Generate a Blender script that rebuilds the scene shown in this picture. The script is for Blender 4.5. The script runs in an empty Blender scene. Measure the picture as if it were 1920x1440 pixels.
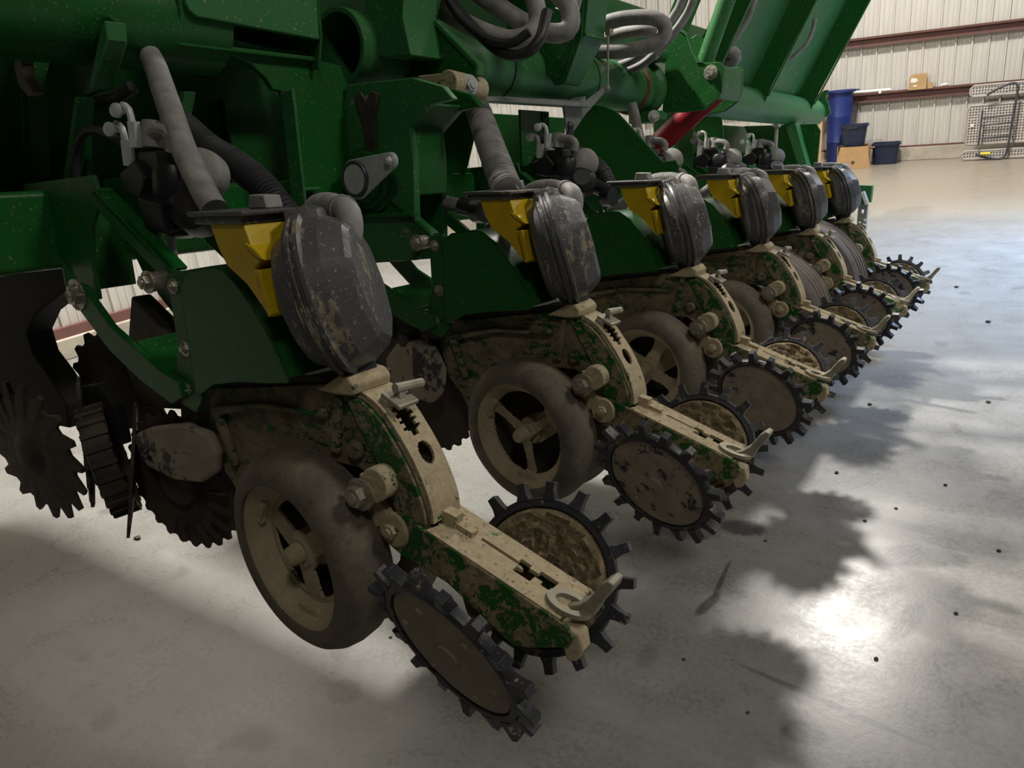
import bpy, bmesh, math, random
from mathutils import Vector, Matrix
from mathutils.geometry import tessellate_polygon
PI = math.pi
random.seed(7)
SC = bpy.context.scene
COL = SC.collection
V = Vector

# ------------------------------------------------------------------ camera, world, exposure, lights
CAM_H = 1.54
Rr, Ru, Rf = ((0.82368345, 0.55797021, -0.10106841), (-0.11697179, 0.34159199, 0.93254089), (-0.5548542, 0.75629634, -0.34663044))
cam_d = bpy.data.cameras.new('camera'); cam = bpy.data.objects.new('camera', cam_d); COL.objects.link(cam)
cam.matrix_world = Matrix(((Rr[0], Ru[0], -Rf[0], 0), (Rr[1], Ru[1], -Rf[1], 0), (Rr[2], Ru[2], -Rf[2], CAM_H), (0, 0, 0, 1)))
cam_d.sensor_width = 36; cam_d.lens = 36 * 1442 / 1920; cam_d.clip_end = 100; cam_d.clip_start = .02
SC.camera = cam
w = bpy.data.worlds.new('world'); SC.world = w; w.use_nodes = True
w.node_tree.nodes['Background'].inputs[0].default_value = (1, .98, .92, 1)
w.node_tree.nodes['Background'].inputs[1].default_value = .016
SC.view_settings.view_transform = 'Standard'; SC.view_settings.look = 'None'
SC.view_settings.exposure = 0.0; SC.view_settings.gamma = 1; SC.view_settings.use_curve_mapping = False

def area(name, loc, target, sx, sy, power, col, spread=PI):
    d = bpy.data.lights.new(name, 'AREA'); d.shape = 'RECTANGLE'; d.size = sx; d.size_y = sy
    d.energy = power; d.color = col; d.spread = spread
    o = bpy.data.objects.new(name, d); COL.objects.link(o); o.location = loc
    o.rotation_euler = (V(target) - V(loc)).to_track_quat('-Z', 'Y').to_euler()
    return o
WARM = (1, .955, .885)
area('bay_and_fill_light', (-1.9, 10.2, 6.2), (-1.9, 10.2, 0), .6, .6, 560, WARM)
area('bay_and_fill_light', (-4.6, 3.0, 6.2), (-4.0, 3.0, 0), .30, .30, 800, WARM)
area('bay_and_fill_light', (3.0, 11.5, 6.2), (3.0, 11.5, 0), .7, .7, 170, WARM)
area('bay_and_fill_light', (3.4, 3.0, 6.2), (2.0, 3.6, 0), 1.0, 1.0, 150, WARM)
area('bay_and_fill_light', (2.4, -1.6, 6.2), (1.2, -.8, 0), .9, .9, 60, WARM)  # added fill from behind the camera, brightens the near faces
area('bay_and_fill_light', (-6.0, -2.5, 6.0), (-5.8, -2, 0), .9, .9, 6, WARM)
area('cool_daylight_fill', (2.4, 8.0, 5.8), (.9, 7.0, 0), 1.2, 1.2, 230, (.42, .64, 1), math.radians(64))  # added cool pool on the far floor, standing for daylight from a door

# ------------------------------------------------------------------ materials
class NT:
    def __init__(s, name):
        s.m = bpy.data.materials.new(name); s.m.use_nodes = True; s.t = s.m.node_tree; s.n = s.t.nodes
        s.b = s.n['Principled BSDF']; s.tc = s.n.new('ShaderNodeTexCoord'); s.co = s.tc.outputs['Object']
    def link(s, a, b): s.t.links.new(a, b)
    def setv(s, sock, v):
        if hasattr(v, 'is_output'): s.link(v, sock)
        else: sock.default_value = v
    def vary(s, k=9.0):
        oi = s.n.new('ShaderNodeObjectInfo'); m = s.n.new('ShaderNodeVectorMath'); m.operation = 'MULTIPLY_ADD'
        cx = s.n.new('ShaderNodeCombineXYZ')
        for i in range(3): s.link(oi.outputs['Random'], cx.inputs[i])
        s.link(cx.outputs[0], m.inputs[0]); m.inputs[1].default_value = (k, -k, k * .7); s.link(s.co, m.inputs[2]); s.co = m.outputs[0]
    def noise(s, scale, detail=4, rough=.6, stretch=None, dist=0, co=None):
        n = s.n.new('ShaderNodeTexNoise'); n.inputs['Scale'].default_value = scale; n.inputs['Detail'].default_value = detail
        n.inputs['Roughness'].default_value = rough; n.inputs['Distortion'].default_value = dist
        c = co or s.co
        if stretch:
            mp = s.n.new('ShaderNodeMapping'); mp.inputs['Scale'].default_value = stretch; s.link(c, mp.inputs['Vector']); c = mp.outputs[0]
        s.link(c, n.inputs['Vector']); return n.outputs['Fac']
    def ramp(s, f, a, b):
        r = s.n.new('ShaderNodeMapRange'); r.inputs['From Min'].default_value = a; r.inputs['From Max'].default_value = b
        s.link(f, r.inputs['Value']); return r.outputs[0]
    def mix(s, f, a, b):
        m = s.n.new('ShaderNodeMix'); m.data_type = 'RGBA'; s.setv(m.inputs[0], f); s.setv(m.inputs[6], a); s.setv(m.inputs[7], b); return m.outputs[2]
    def math(s, op, a, b=0., c=0.):
        m = s.n.new('ShaderNodeMath'); m.operation = op
        for i, v in enumerate((a, b, c)): s.setv(m.inputs[i], v)
        return m.outputs[0]
    def bump(s, h, strength=.3, dist=.002):
        b = s.n.new('ShaderNodeBump'); b.inputs['Strength'].default_value = strength; b.inputs['Distance'].default_value = dist
        s.link(h, b.inputs['Height']); s.link(b.outputs[0], s.b.inputs['Normal'])

def c4(c): return (c[0], c[1], c[2], 1)
MUD = (.330, .268, .165); MUDD = (.135, .105, .065)
def coated(name, base, amt=.5, rough=.3, scale=7, streak=None, metal=0, mud=MUD, mud2=MUDD, speck=.5, coat=0, fine=60):
    """painted or moulded surface partly covered by dried mud; amt 0 clean .. 1 covered"""
    k = NT(name); k.vary()
    big = k.noise(scale, 6, .62, streak, .4); med = k.noise(scale * 4.2, 5, .7, streak); fi = k.noise(fine, 3, .6)
    s = k.math('ADD', k.math('MULTIPLY', big, .55), k.math('ADD', k.math('MULTIPLY', med, .3), k.math('MULTIPLY', fi, .15)))
    t = .5 + (.5 - amt) * .42
    mask = k.ramp(s, t - .012, t + .018)
    sp = k.ramp(k.noise(fine * 2.0, 2, .5), .70 - speck * .08, .735 - speck * .08)
    mask = k.math('MAXIMUM', mask, sp)
    tone = k.ramp(k.noise(scale * 2.3, 5, .7), .32, .7)
    mc = k.mix(tone, c4(mud2), c4(mud))
    dirty = k.mix(k.ramp(k.noise(scale * 1.4, 4, .6), .35, .8), c4(base), c4([b * .70 + m * .04 for b, m in zip(base, mud)]))
    k.link(k.mix(mask, dirty, mc), k.b.inputs['Base Color'])
    k.link(k.math('ADD', k.math('MULTIPLY', mask, .9 - rough), rough), k.b.inputs['Roughness'])
    if metal: k.link(k.math('MULTIPLY', k.math('SUBTRACT', 1., mask), metal), k.b.inputs['Metallic'])
    k.b.inputs['Coat Weight'].default_value = coat; k.b.inputs['Specular IOR Level'].default_value = .35 if 'green' in name else .5
    k.bump(k.math('ADD', k.math('MULTIPLY', mask, .8), k.math('MULTIPLY', fi, .5)), .55, .0022)
    return k.m
def mud_mat(name, c1, c2, scale=14, lump=.004, rough=.92, fine=90):
    k = NT(name); k.vary()
    a = k.noise(scale, 6, .68, None, .5); b = k.noise(fine, 4, .65)
    k.link(k.mix(k.ramp(k.math('ADD', k.math('MULTIPLY', a, .7), k.math('MULTIPLY', b, .3)), .34, .66), c4(c1), c4(c2)), k.b.inputs['Base Color'])
    k.b.inputs['Roughness'].default_value = rough
    k.bump(k.math('ADD', a, k.math('MULTIPLY', b, .45)), .8, lump); return k.m
def plain(name, col, rough=.5, metal=0, var=.25, scale=30, bump=.0):
    k = NT(name); n = k.noise(scale, 4, .6)
    k.link(k.mix(k.ramp(n, .3, .7), c4([c * (1 - var) for c in col]), c4([min(1, c * (1 + var)) for c in col])), k.b.inputs['Base Color'])
    k.b.inputs['Roughness'].default_value = rough; k.b.inputs['Metallic'].default_value = metal
    if bump: k.bump(n, .5, bump)
    return k.m
GREEN = (.007, .105, .016)
M = dict(
    green=coated('green_paint', GREEN, .14, .38, 6, speck=.35, fine=70),
    green_dusty=coated('dusty_green_paint', (.030, .165, .045), .24, .5, 4, speck=.5, fine=55, mud=(.34, .31, .2), mud2=(.2, .2, .12)),
    green_arm=coated('muddy_green_cast_iron', (.007, .095, .012), .50, .4, 26, speck=.6, fine=120),
    green_body=coated('mud_smeared_green_iron', (.006, .065, .012), .60, .5, 10, (1, 1, 2.2), mud=(.27, .215, .13), mud2=(.10, .082, .05), fine=120),
    crust=coated('thick_dried_mud_on_green', (.010, .12, .018), .72, .5, 30, mud=(.54, .45, .29), mud2=(.36, .29, .18), speck=.0, fine=150),
    black=coated('black_moulded_plastic', (.080, .081, .085), .34, .38, 16, (1, 1, .30), mud=(.36, .30, .19), mud2=(.14, .125, .10), speck=.75, fine=75),
    black_clean=plain('black_plastic', (.016, .016, .018), .4),
    yellow=coated('yellow_plastic', (.62, .42, .004), .05, .42, 8, speck=.12, mud=(.3, .22, .06), mud2=(.4, .28, .03)),
    hose=plain('dusty_grey_hose', (.25, .24, .225), .62, 0, .35, 18, .001),
    hose_dark=plain('black_ribbed_hose', (.020, .020, .022), .5, 0, .3, 20),
    tire=mud_mat('mud_rubbed_rubber', (.060, .051, .038), (.175, .145, .098), 11, .0012, .75, 130),
    treadtire=mud_mat('dusty_brown_tread_rubber', (.070, .055, .045), (.165, .128, .098), 9, .001, .7, 120),
    rim=mud_mat('caked_cream_mud', (.26, .21, .13), (.46, .385, .25), 7, .0025, .9, 120),
    disc=mud_mat('brown_dried_mud', (.20, .165, .12), (.31, .26, .19), 9, .002, .88, 80),
    disc_mix=coated('mud_over_black_rubber', (.020, .020, .022), .62, .5, 8, mud=(.34, .285, .21), mud2=(.23, .19, .14), speck=0),
    clod=mud_mat('crumbly_mud_clods', (.085, .060, .030), (.33, .25, .14), 34, .012, .95, 110),
    rubber=coated('dark_blue_black_rubber', (.024, .025, .031), .28, .42, 22, mud=(.3, .24, .15), speck=.3),
    iron=mud_mat('rusty_dark_iron', (.020, .015, .011), (.075, .058, .038), 13, .002, .7, 90),
    dark=plain('shaded_dark_hardware', (.010, .010, .010), .85),
    zinc=plain('zinc_plated_steel', (.58, .60, .58), .36, .2, .12, 40, .0004),
    zincmud=coated('zinc_bolt_with_mud', (.46, .44, .37), .42, .35, 40, metal=.7, mud=(.38, .32, .2)),
    steel=plain('bare_pale_steel', (.33, .30, .225), .6, .15, .2, 25, .0006),
    red=plain('red_cylinder_paint', (.30, .008, .018), .4, 0, .12, 8),
    bracket=plain('grey_galvanised_bracket', (.22, .24, .21), .5, .3, .2, 12),
    brown=plain('brown_red_primer_steel', (.135, .060, .050), .6, 0, .15, 6),
    blue=plain('blue_plastic', (.012, .028, .150), .42, 0, .1, 5),
    navy=plain('dark_navy_plastic', (.010, .018, .045), .4, 0, .12, 5),
    card=plain('brown_cardboard', (.42, .265, .125), .85, 0, .08, 10),
    card_dark=plain('dark_print_ink', (.03, .022, .015), .8),
    wood=plain('pale_pine_board', (.52, .33, .17), .7, 0, .2, 6),
    white=plain('white_plastic', (.75, .72, .66), .5, 0, .06, 8),
    lattice_frame=plain('grey_resin', (.36, .33, .31), .55, 0, .1, 10),
    gunmetal=plain('dark_grey_tube_steel', (.07, .07, .08), .45, .4, .1, 10),
    yellow_tag=plain('yellow_cloth', (.8, .65, .03), .7),
    concrete_curb=plain('concrete_curb', (.40, .36, .29), .85, 0, .15, 5, .002),
    pinkred=plain('red_seal_paint', (.3, .02, .03), .3),
)
def wall_material():
    k = NT('cream_ribbed_sheet_metal')
    n = k.noise(3, 4, .6, (6, 6, .5))
    k.link(k.mix(k.ramp(n, .3, .75), (.47, .45, .41, 1), (.57, .545, .50, 1)), k.b.inputs['Base Color'])
    k.b.inputs['Roughness'].default_value = .5; return k.m
def lattice_material():
    k = NT('perforated_grey_resin')
    vor = k.n.new('ShaderNodeTexVoronoi'); vor.feature = 'F1'; vor.inputs['Scale'].default_value = 27; vor.inputs['Randomness'].default_value = .12
    sp = k.n.new('ShaderNodeSeparateXYZ'); cb = k.n.new('ShaderNodeCombineXYZ'); k.link(k.co, sp.inputs[0]); k.link(sp.outputs['X'], cb.inputs['X']); k.link(sp.outputs['Z'], cb.inputs['Y']); vor.voronoi_dimensions = '2D'; k.link(cb.outputs[0], vor.inputs['Vector'])
    f = k.ramp(vor.outputs['Distance'], .30, .36)
    k.link(k.mix(f, (.075, .065, .06, 1), (.47, .43, .40, 1)), k.b.inputs['Base Color']); k.b.inputs['Roughness'].default_value = .6
    k.bump(f, .6, .004); return k.m
def floor_material():
    k = NT('stained_polished_concrete')
    co = k.co
    big = k.noise(.9, 5, .6, None, .8); med = k.noise(4.5, 6, .65, None, .6); fi = k.noise(60, 4, .7)
    strk = k.noise(3.0, 5, .65, (.5, 3.2, 1), .5)
    t = k.math('ADD', k.math('MULTIPLY', big, .35), k.math('ADD', k.math('MULTIPLY', med, .4), k.math('MULTIPLY', strk, .25)))
    base = k.mix(k.ramp(t, .36, .64), (.155, .152, .143, 1), (.285, .280, .268, 1))
    base = k.mix(k.ramp(fi, .4, .9), base, (.32, .31, .29, 1))
    # faint round damp blotches
    blot = k.ramp(k.noise(5.2, 2, .4), .67, .74)
    base = k.mix(k.math('MULTIPLY', blot, .45), base, (.10, .095, .085, 1))
    # warmer tan tone towards the far wall
    sx = k.n.new('ShaderNodeSeparateXYZ'); k.link(co, sx.inputs[0])
    far = k.ramp(k.math('ADD', sx.outputs['Y'], k.math('MULTIPLY', big, 1.2)), 8.2, 9.8)
    base = k.mix(far, base, (.29, .255, .205, 1))
    # scuffs and stains: (x, y, half length, half width, angle, strength, hatch?)
    for (x, y, a, b, ang, st, hatch) in ((-.28, 2.45, .075, .050, 60, .75, 1), (-.31, 2.25, .075, .048, 60, .7, 1), (-.215, 2.10, .10, .028, 78, .7, 1),
                                         (-.75, 1.93, .060, .016, 80, .8, 0), (-.755, 2.05, .12, .007, 96, .7, 0), (-.80, 2.40, .07, .045, 10, .8, 0), (-.92, 2.52, .05, .03, 0, .5, 0),
                                         (-.36, 1.55, .050, .032, 20, .6, 0), (-1.52, 1.10, .05, .04, 0, .45, 0), (-.97, 2.30, .10, .05, 15, .5, 0), (-.35, 1.68, .22, .010, -8, .45, 0)):
        mp = k.n.new('ShaderNodeMapping'); mp.vector_type = 'TEXTURE'
        mp.inputs['Location'].default_value = (x, y, 0); mp.inputs['Rotation'].default_value = (0, 0, math.radians(ang)); mp.inputs['Scale'].default_value = (a, b, 1)
        k.link(co, mp.inputs['Vector'])
        ln = k.n.new('ShaderNodeVectorMath'); ln.operation = 'LENGTH'; k.link(mp.outputs[0], ln.inputs[0])
        edge = k.math('ADD', ln.outputs['Value'], k.math('MULTIPLY', k.noise(30, 4, .7), .7))
        f = k.ramp(edge, 1.70, 1.25)
        if hatch: f = k.math('MULTIPLY', f, k.ramp(k.noise(1, 3, .6, (1.2, 9, 1), 0, mp.outputs[0]), .40, .52))
        base = k.mix(k.math('MULTIPLY', f, st), base, (.040, .039, .037, 1))
    scr = k.ramp(k.noise(6, 3, .7, (.25, 5, 1), 1.2), .70, .76)
    base = k.mix(k.math('MULTIPLY', scr, .35), base, (.45, .43, .40, 1))
    k.link(base, k.b.inputs['Base Color'])
    k.link(k.math('ADD', .10, k.math('MULTIPLY', k.math('ADD', k.math('MULTIPLY', med, .6), k.math('MULTIPLY', fi, .4)), .40)), k.b.inputs['Roughness'])
    k.bump(k.math('ADD', med, k.math('MULTIPLY', fi, .4)), .12, .003)
    return k.m

# ------------------------------------------------------------------ mesh builder
def frame_of(n):
    n = V(n).normalized(); a = V((0, 0, 1)) if abs(n.z) < .95 else V((1, 0, 0))
    u = n.cross(a).normalized(); v = u.cross(n).normalized(); return u, v, n
def spline(pts, step=.02):
    P = [V(p) for p in pts]
    if len(P) == 2: return P
    Q = [P[0] * 2 - P[1]] + P + [P[-1] * 2 - P[-2]]; out = []
    for i in range(1, len(Q) - 2):
        a, b, c, d = Q[i - 1], Q[i], Q[i + 1], Q[i + 2]; n = max(2, int((c - b).length / step))
        for j in range(n):
            t = j / n
            out.append(.5 * ((2 * b) + (c - a) * t + (2 * a - 5 * b + 4 * c - d) * t * t + (3 * b - a - 3 * c + d) * t ** 3))
    out.append(P[-1]); return out
class MB:
    def __init__(s, o=(0, 0, 0)): s.v = []; s.f = []; s.o = V(o)
    def add(s, vs, fs):
        n = len(s.v); s.v += [V(v) for v in vs]; s.f += [tuple(i + n for i in f) for f in fs]
    def box(s, c, d, n=None, roll=0):
        m = Matrix.Identity(3)
        if n is not None:
            u, v, w_ = frame_of(n); m = Matrix((u, v, w_)).transposed() @ Matrix.Rotation(roll, 3, 'Z')
        c = V(c); vs = [c + m @ V((x * d[0] / 2, y * d[1] / 2, z * d[2] / 2)) for x in (-1, 1) for y in (-1, 1) for z in (-1, 1)]
        s.add(vs, [(0, 1, 3, 2), (4, 6, 7, 5), (0, 4, 5, 1), (2, 3, 7, 6), (0, 2, 6, 4), (1, 5, 7, 3)])
    def prism(s, poly, ax, a0, a1, holes=()):
        def P(p, h): return {'y': (p[0], h, p[1]), 'x': (h, p[0], p[1]), 'z': (p[0], p[1], h)}[ax]
        if not holes:
            n = len(poly); vs = [P(p, a0) for p in poly] + [P(p, a1) for p in poly]
            s.add(vs, [tuple(range(n)), tuple(range(2 * n - 1, n - 1, -1))] + [(i, i + n, (i + 1) % n + n, (i + 1) % n) for i in range(n)])
        else:
            loops = [poly] + list(holes); flat = [p for l in loops for p in l]; n = len(flat)
            tri = tessellate_polygon([[V((p[0], p[1], 0)) for p in l] for l in loops])
            vs = [P(p, a0) for p in flat] + [P(p, a1) for p in flat]
            fs = [tuple(t) for t in tri] + [tuple(i + n for i in reversed(t)) for t in tri]
            b = 0
            for l in loops:
                m = len(l); fs += [(b + i, b + i + n, b + (i + 1) % m + n, b + (i + 1) % m) for i in range(m)]; b += m
            s.add(vs, fs)
    def lathe(s, prof, c, n, seg=48, close=False, rf=None, squash=None):
        u, v, w_ = frame_of(n); c = V(c); vs = []; m = len(prof)
        for j in range(seg):
            a = 2 * PI * j / seg; d = u * math.cos(a) + v * math.sin(a)
            for i, (r, h) in enumerate(prof):
                rr = r * (rf(a, i) if rf else 1); q = d * rr
                if squash: q = u * math.cos(a) * rr * squash[0] + v * math.sin(a) * rr * squash[1]
                vs.append(c + q + w_ * h)
        fs = []
        for j in range(seg):
            k = (j + 1) % seg
            for i in range(m - 1 + (1 if close else 0)):
                i2 = (i + 1) % m; fs.append((j * m + i, j * m + i2, k * m + i2, k * m + i))
        s.add(vs, fs)
        if not close:
            for i in (0, m - 1):
                if prof[i][0] > 1e-6: s.f.append(tuple(len(s.v) - seg * m + j * m + i for j in range(seg)))
    def tube(s, pts, r, seg=12, rib=0, step=.02, smooth=True, flat=None):
        if rib: step = rib / 4
        P = spline(pts, step) if smooth else [V(p) for p in pts]
        t0 = (P[1] - P[0]).normalized(); u = t0.orthogonal().normalized(); vs = []; L = 0
        for i, p in enumerate(P):
            t = (P[min(i + 1, len(P) - 1)] - P[max(i - 1, 0)]).normalized(); u = (u - t * u.dot(t)).normalized(); v = t.cross(u)
            if i: L += (p - P[i - 1]).length
            rr = r * (1 + (.07 if math.sin(L / rib * 2 * PI) > 0 else -.03)) if rib else r
            for j in range(seg):
                a = 2 * PI * j / seg; vs.append(p + (u * math.cos(a) + v * math.sin(a)) * rr)
        n = len(P); fs = [(i * seg + j, i * seg + (j + 1) % seg, (i + 1) * seg + (j + 1) % seg, (i + 1) * seg + j) for i in range(n - 1) for j in range(seg)]
        fs += [tuple(range(seg)), tuple((n - 1) * seg + j for j in range(seg))]
        s.add(vs, fs)
    def cyl(s, p0, p1, r, seg=24, r2=None):
        p0, p1 = V(p0), V(p1); s.lathe([(r, 0), (r2 if r2 is not None else r, (p1 - p0).length)], p0, p1 - p0, seg)
    def bolt(s, c, n, r=.012, h=.01, washer=True):
        n = V(n).normalized(); c = V(c)
        if washer: s.cyl(c, c + n * .003, r * 1.55, 20)
        s.cyl(c, c + n * h, r, 6); s.cyl(c + n * h, c + n * (h + .004), r * .55, 12)
    def strip(s, pts, wy0, wy1, th):
        """plate following the (x, z) line pts, from y=wy0 to y=wy1"""
        n = len(pts); nn = []
        for i in range(n):
            a = V(pts[max(i - 1, 0)]); b = V(pts[min(i + 1, n - 1)]); d = (b - a).normalized(); nn.append(V((-d.y, d.x)))
        out = [(p[0] + q.x * th, p[1] + q.y * th) for p, q in zip(pts, nn)]
        s.prism(list(pts) + out[::-1], 'y', wy0, wy1)
    def build(s, name, mat, parent=None, smooth=None, bevel=0, sharp=35):
        me = bpy.data.meshes.new(name); me.from_pydata([v - s.o for v in s.v], [], s.f)
        bm = bmesh.new(); bm.from_mesh(me); bmesh.ops.recalc_face_normals(bm, faces=bm.faces); bm.to_mesh(me); bm.free()
        me.materials.append(M[mat] if isinstance(mat, str) else mat)
        o = bpy.data.objects.new(name, me); COL.objects.link(o)
        if parent: o.parent = parent
        if smooth is not False:
            for p in me.polygons: p.use_smooth = True
            try:
                me.set_sharp_from_angle(angle=math.radians(sharp))
            except Exception: pass
        if bevel:
            b = o.modifiers.new('bevel', 'BEVEL'); b.width = bevel; b.segments = 2; b.limit_method = 'ANGLE'; b.angle_limit = math.radians(40)
            b.harden_normals = smooth is not False
        return o
def tag(o, label=None, cat=None, group=None, kind=None):
    if label: o['label'] = label
    if cat: o['category'] = cat
    if group: o['group'] = group
    if kind: o['kind'] = kind
    return o
def children(o): return [c for c in bpy.data.objects if c.parent == o]
def copy_tree(o, parent=None):
    c = o.copy(); COL.objects.link(c); c.parent = parent
    for ch in children(o): copy_tree(ch, c)
    return c

# machine frame: x towards the rear of the planter, y along the row of units, z up; the wing drops by EL along y
EL = -0.10540347; CE, SE = math.cos(EL), math.sin(EL)
def to_world(p): return V((p[0], CE * p[1] - SE * p[2], SE * p[1] + CE * p[2] + CAM_H))
def machine_root(name, origin):
    r = bpy.data.objects.new(name, None); COL.objects.link(r); r.location = to_world(origin); r.rotation_euler = (EL, 0, 0); r.empty_display_size = .1
    return r
PITCH = .762
YC = .92

# ------------------------------------------------------------------ building
def W(u, off, z):      # back wall frame: u to the right, off towards the camera
    return V((-1.653 + u * .99302 + off * .11798, 13.934 + u * .11798 - off * .99302, z))
WROT = math.atan2(.11798, .99302)
def wall_root(name, u, off, z=0):
    r = bpy.data.objects.new(name, None); COL.objects.link(r); r.location = W(u, off, z); r.rotation_euler = (0, 0, WROT); return r

fl = MB(); fl.box((0, 5.5, -.1), (22, 26, .2)); o = fl.build('floor', floor_material(), smooth=False); tag(o, 'grey polished concrete floor with stains and scuffs', kind='structure')
WM = wall_material()
def ribbed(length, height, z0):
    prof = []; x = 0
    while x < length:
        prof += [(x, 0), (x + .006, -.030), (x + .026, -.030), (x + .034, 0), (x + .082, 0), (x + .086, -.006), (x + .096, -.006), (x + .100, 0), (x + .148, 0), (x + .152, -.006), (x + .162, -.006), (x + .166, 0)]
        x += .212
    n = len(prof); m = MB(); m.add([(p[0], p[1], z0) for p in prof] + [(p[0], p[1], height) for p in prof], [(i, i + 1, i + 1 + n, i + n) for i in range(n - 1)])
    return m
o = ribbed(15, 6.0, .18).build('wall_back', WM, smooth=False); o.location = W(-6.0, 0, 0); o.rotation_euler = (0, 0, WROT); tag(o, 'cream ribbed sheet metal back wall', kind='structure')
o = ribbed(18, 6.0, .18).build('wall_left', WM, smooth=False); o.location = (-6.25, -4.5, 0); o.rotation_euler = (0, 0, PI / 2); tag(o, 'cream ribbed sheet metal wall behind the planter', kind='structure')
def girt(name, L, z, h=.10, d=.07):
    m = MB(); m.prism([(0, 0), (-d, 0), (-d, -.02), (-.012, -.012), (-.012, h + .0), (-d, h + .01), (-d, h - .012), (-d - .004, h + .018), (0, h + .018)], 'x', 0, L)
    o = m.build(name, 'brown', smooth=False); o.location.z = z; return o
for i, z in enumerate((.935, 1.745, 3.4)):
    o = girt('trim_%d' % (i + 1), 15, z); l = W(-6, .03, z); o.location = l; o.rotation_euler = (0, 0, WROT); tag(o, kind='structure')
for i, z in enumerate((1.75, 3.4)):
    o = girt('trim_%d' % (i + 4), 18, z); o.location = (-6.22, -4.5, z); o.rotation_euler = (0, 0, PI / 2); tag(o, kind='structure')
m = MB(); m.box((7.5, -.06, .10), (15, .14, .20)); o = m.build('baseboard_back', 'concrete_curb', bevel=.01); o.location = W(-6, 0, 0); o.rotation_euler = (0, 0, WROT); tag(o, kind='structure')
m = MB(); m.box((7.5, -.05, .21), (15, .05, .03)); o = m.build('trim_6', 'brown'); o.location = W(-6, .02, 0); o.rotation_euler = (0, 0, WROT); tag(o, kind='structure')
m = MB(); m.box((9, -.05, .08), (18, .12, .16)); o = m.build('baseboard_left', 'concrete_curb', bevel=.01); o.location = (-6.25, -4.5, 0); o.rotation_euler = (0, 0, PI / 2); tag(o, kind='structure')
m = MB(); m.box((9, -.06, .20), (18, .06, .08)); o = m.build('trim_7', 'brown'); o.location = (-6.27, -4.5, 0); o.rotation_euler = (0, 0, PI / 2); tag(o, kind='structure')

# things along the back wall
def bin_mb(w0, w1, d0, d1, h, t=.006):
    m = MB()
    def ring(w_, d_, z, r=.05):
        out = []
        for cx, cy, a0 in ((w_ / 2 - r, d_ / 2 - r, 0), (-w_ / 2 + r, d_ / 2 - r, 90), (-w_ / 2 + r, -d_ / 2 + r, 180), (w_ / 2 - r, -d_ / 2 + r, 270)):
            for q in range(5):
                a = math.radians(a0 + 22.5 * q); out.append((cx + r * math.cos(a), cy + r * math.sin(a), z))
        return out
    R = [ring(w0, d0, 0), ring(w1, d1, h), ring(w1 + .03, d1 + .03, h), ring(w1 + .03, d1 + .03, h - .025), ring(w1 + .022, d1 + .022, h - .025), ring(w1 + .022, d1 + .022, h + .006), ring(w1 - .02, d1 - .02, h + .006), ring(w0 - .02, d0 - .02, .02)]
    n = len(R[0]); vs = [v for r in R for v in r]; fs = [tuple(range(n)), tuple((len(R) - 1) * n + i for i in range(n))]
    for k in range(len(R) - 1): fs += [(k * n + i, k * n + (i + 1) % n, (k + 1) * n + (i + 1) % n, (k + 1) * n + i) for i in range(n)]
    m.add(vs, fs); return m
r = wall_root('storage_bin', -1.355, .30); tag(r, 'tall blue plastic bin standing by the back wall', 'bin')
m = MB(); m.lathe([(.165, 0), (.175, .36), (.183, .375), (.176, .39), (.188, .74), (.190, .755), (.184, .77), (.190, 1.12), (.18, 1.13), (.16, .03), (0, .03)], (0, 0, 0), (0, 0, 1), 40); m.build('body', 'blue', r)
m = MB(); m.lathe([(.198, 1.10), (.225, 1.105), (.228, 1.135), (.20, 1.14)], (0, 0, 0), (0, 0, 1), 40, close=True); m.box((.23, 0, 1.125), (.07, .12, .02)); m.build('rim', 'blue', r)
r = wall_root('cardboard_box', -1.09, .72); tag(r, 'open brown cardboard carton printed with a small dark emblem', 'box')
m = MB(); m.prism([(-.22, 0), (.22, 0), (.22, .33), (.213, .33), (.213, .01), (-.213, .01), (-.213, .33), (-.22, .33)], 'y', -.17, .17); m.box((0, .166, .17), (.44, .006, .33))
m.build('body', 'card', r)
m = MB(); m.prism([(-.25, 0), (.25, 0), (.21, .31), (.21, .33), (-.18, .33), (-.18, .31)], 'y', -.19, -.183); m.build('front_flap', 'card', r)
m = MB(); m.lathe([(.024, 0), (.024, .002), (.014, .002), (.014, 0)], (.01, -.190, .10), (0, -1, 0), 20, close=True); m.box((.01, -.191, .10), (.018, .002, .02)); m.build('printed_emblem', 'card_dark', r)
r = wall_root('storage_tote', -1.10, .70, .336); tag(r, 'dark navy plastic tote resting on the cardboard carton', 'tote', 'navy storage totes'); bin_mb(.30, .37, .24, .30, .30).build('body', 'navy', r)
m = MB(); m.box((-.02, -.152, .272), (.16, .02, .03)); m.build('handle', 'gunmetal', r, bevel=.004)
r = wall_root('storage_tote', -.66, .36); tag(r, 'dark navy plastic tote standing on the floor right of the carton', 'tote', 'navy storage totes'); bin_mb(.33, .38, .26, .30, .31).build('body', 'navy', r)
m = MB(); m.box((-.17, -.165, .27), (.05, .012, .09), (0, -1, .2)); m.build('paper_tag', 'card', r)
r = wall_root('shelf_unit', -1.615, .62); tag(r, 'narrow pale wooden shelf post left of the blue bin', 'shelf')
m = MB(); m.box((0, 0, .65), (.10, .04, 1.30)); m.box((-.16, .12, .65), (.03, .28, 1.30)); m.build('upright', 'wood', r, bevel=.003)
for z in (.10, .40, .84, 1.27):
    m = MB(); m.box((-.10, .14, z), (.22, .30, .03)); m.build('board', 'wood', r, bevel=.003)
r = wall_root('parts_box', -.295, .09, 1.04); tag(r, 'brown cardboard box with a torn opening on the middle wall rail', 'box')
m = MB(); m.prism([(-.12, 0), (.12, 0), (.12, .22), (-.07, .22), (-.115, .19)], 'y', -.05, .05); m.build('body', 'card', r)
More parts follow.
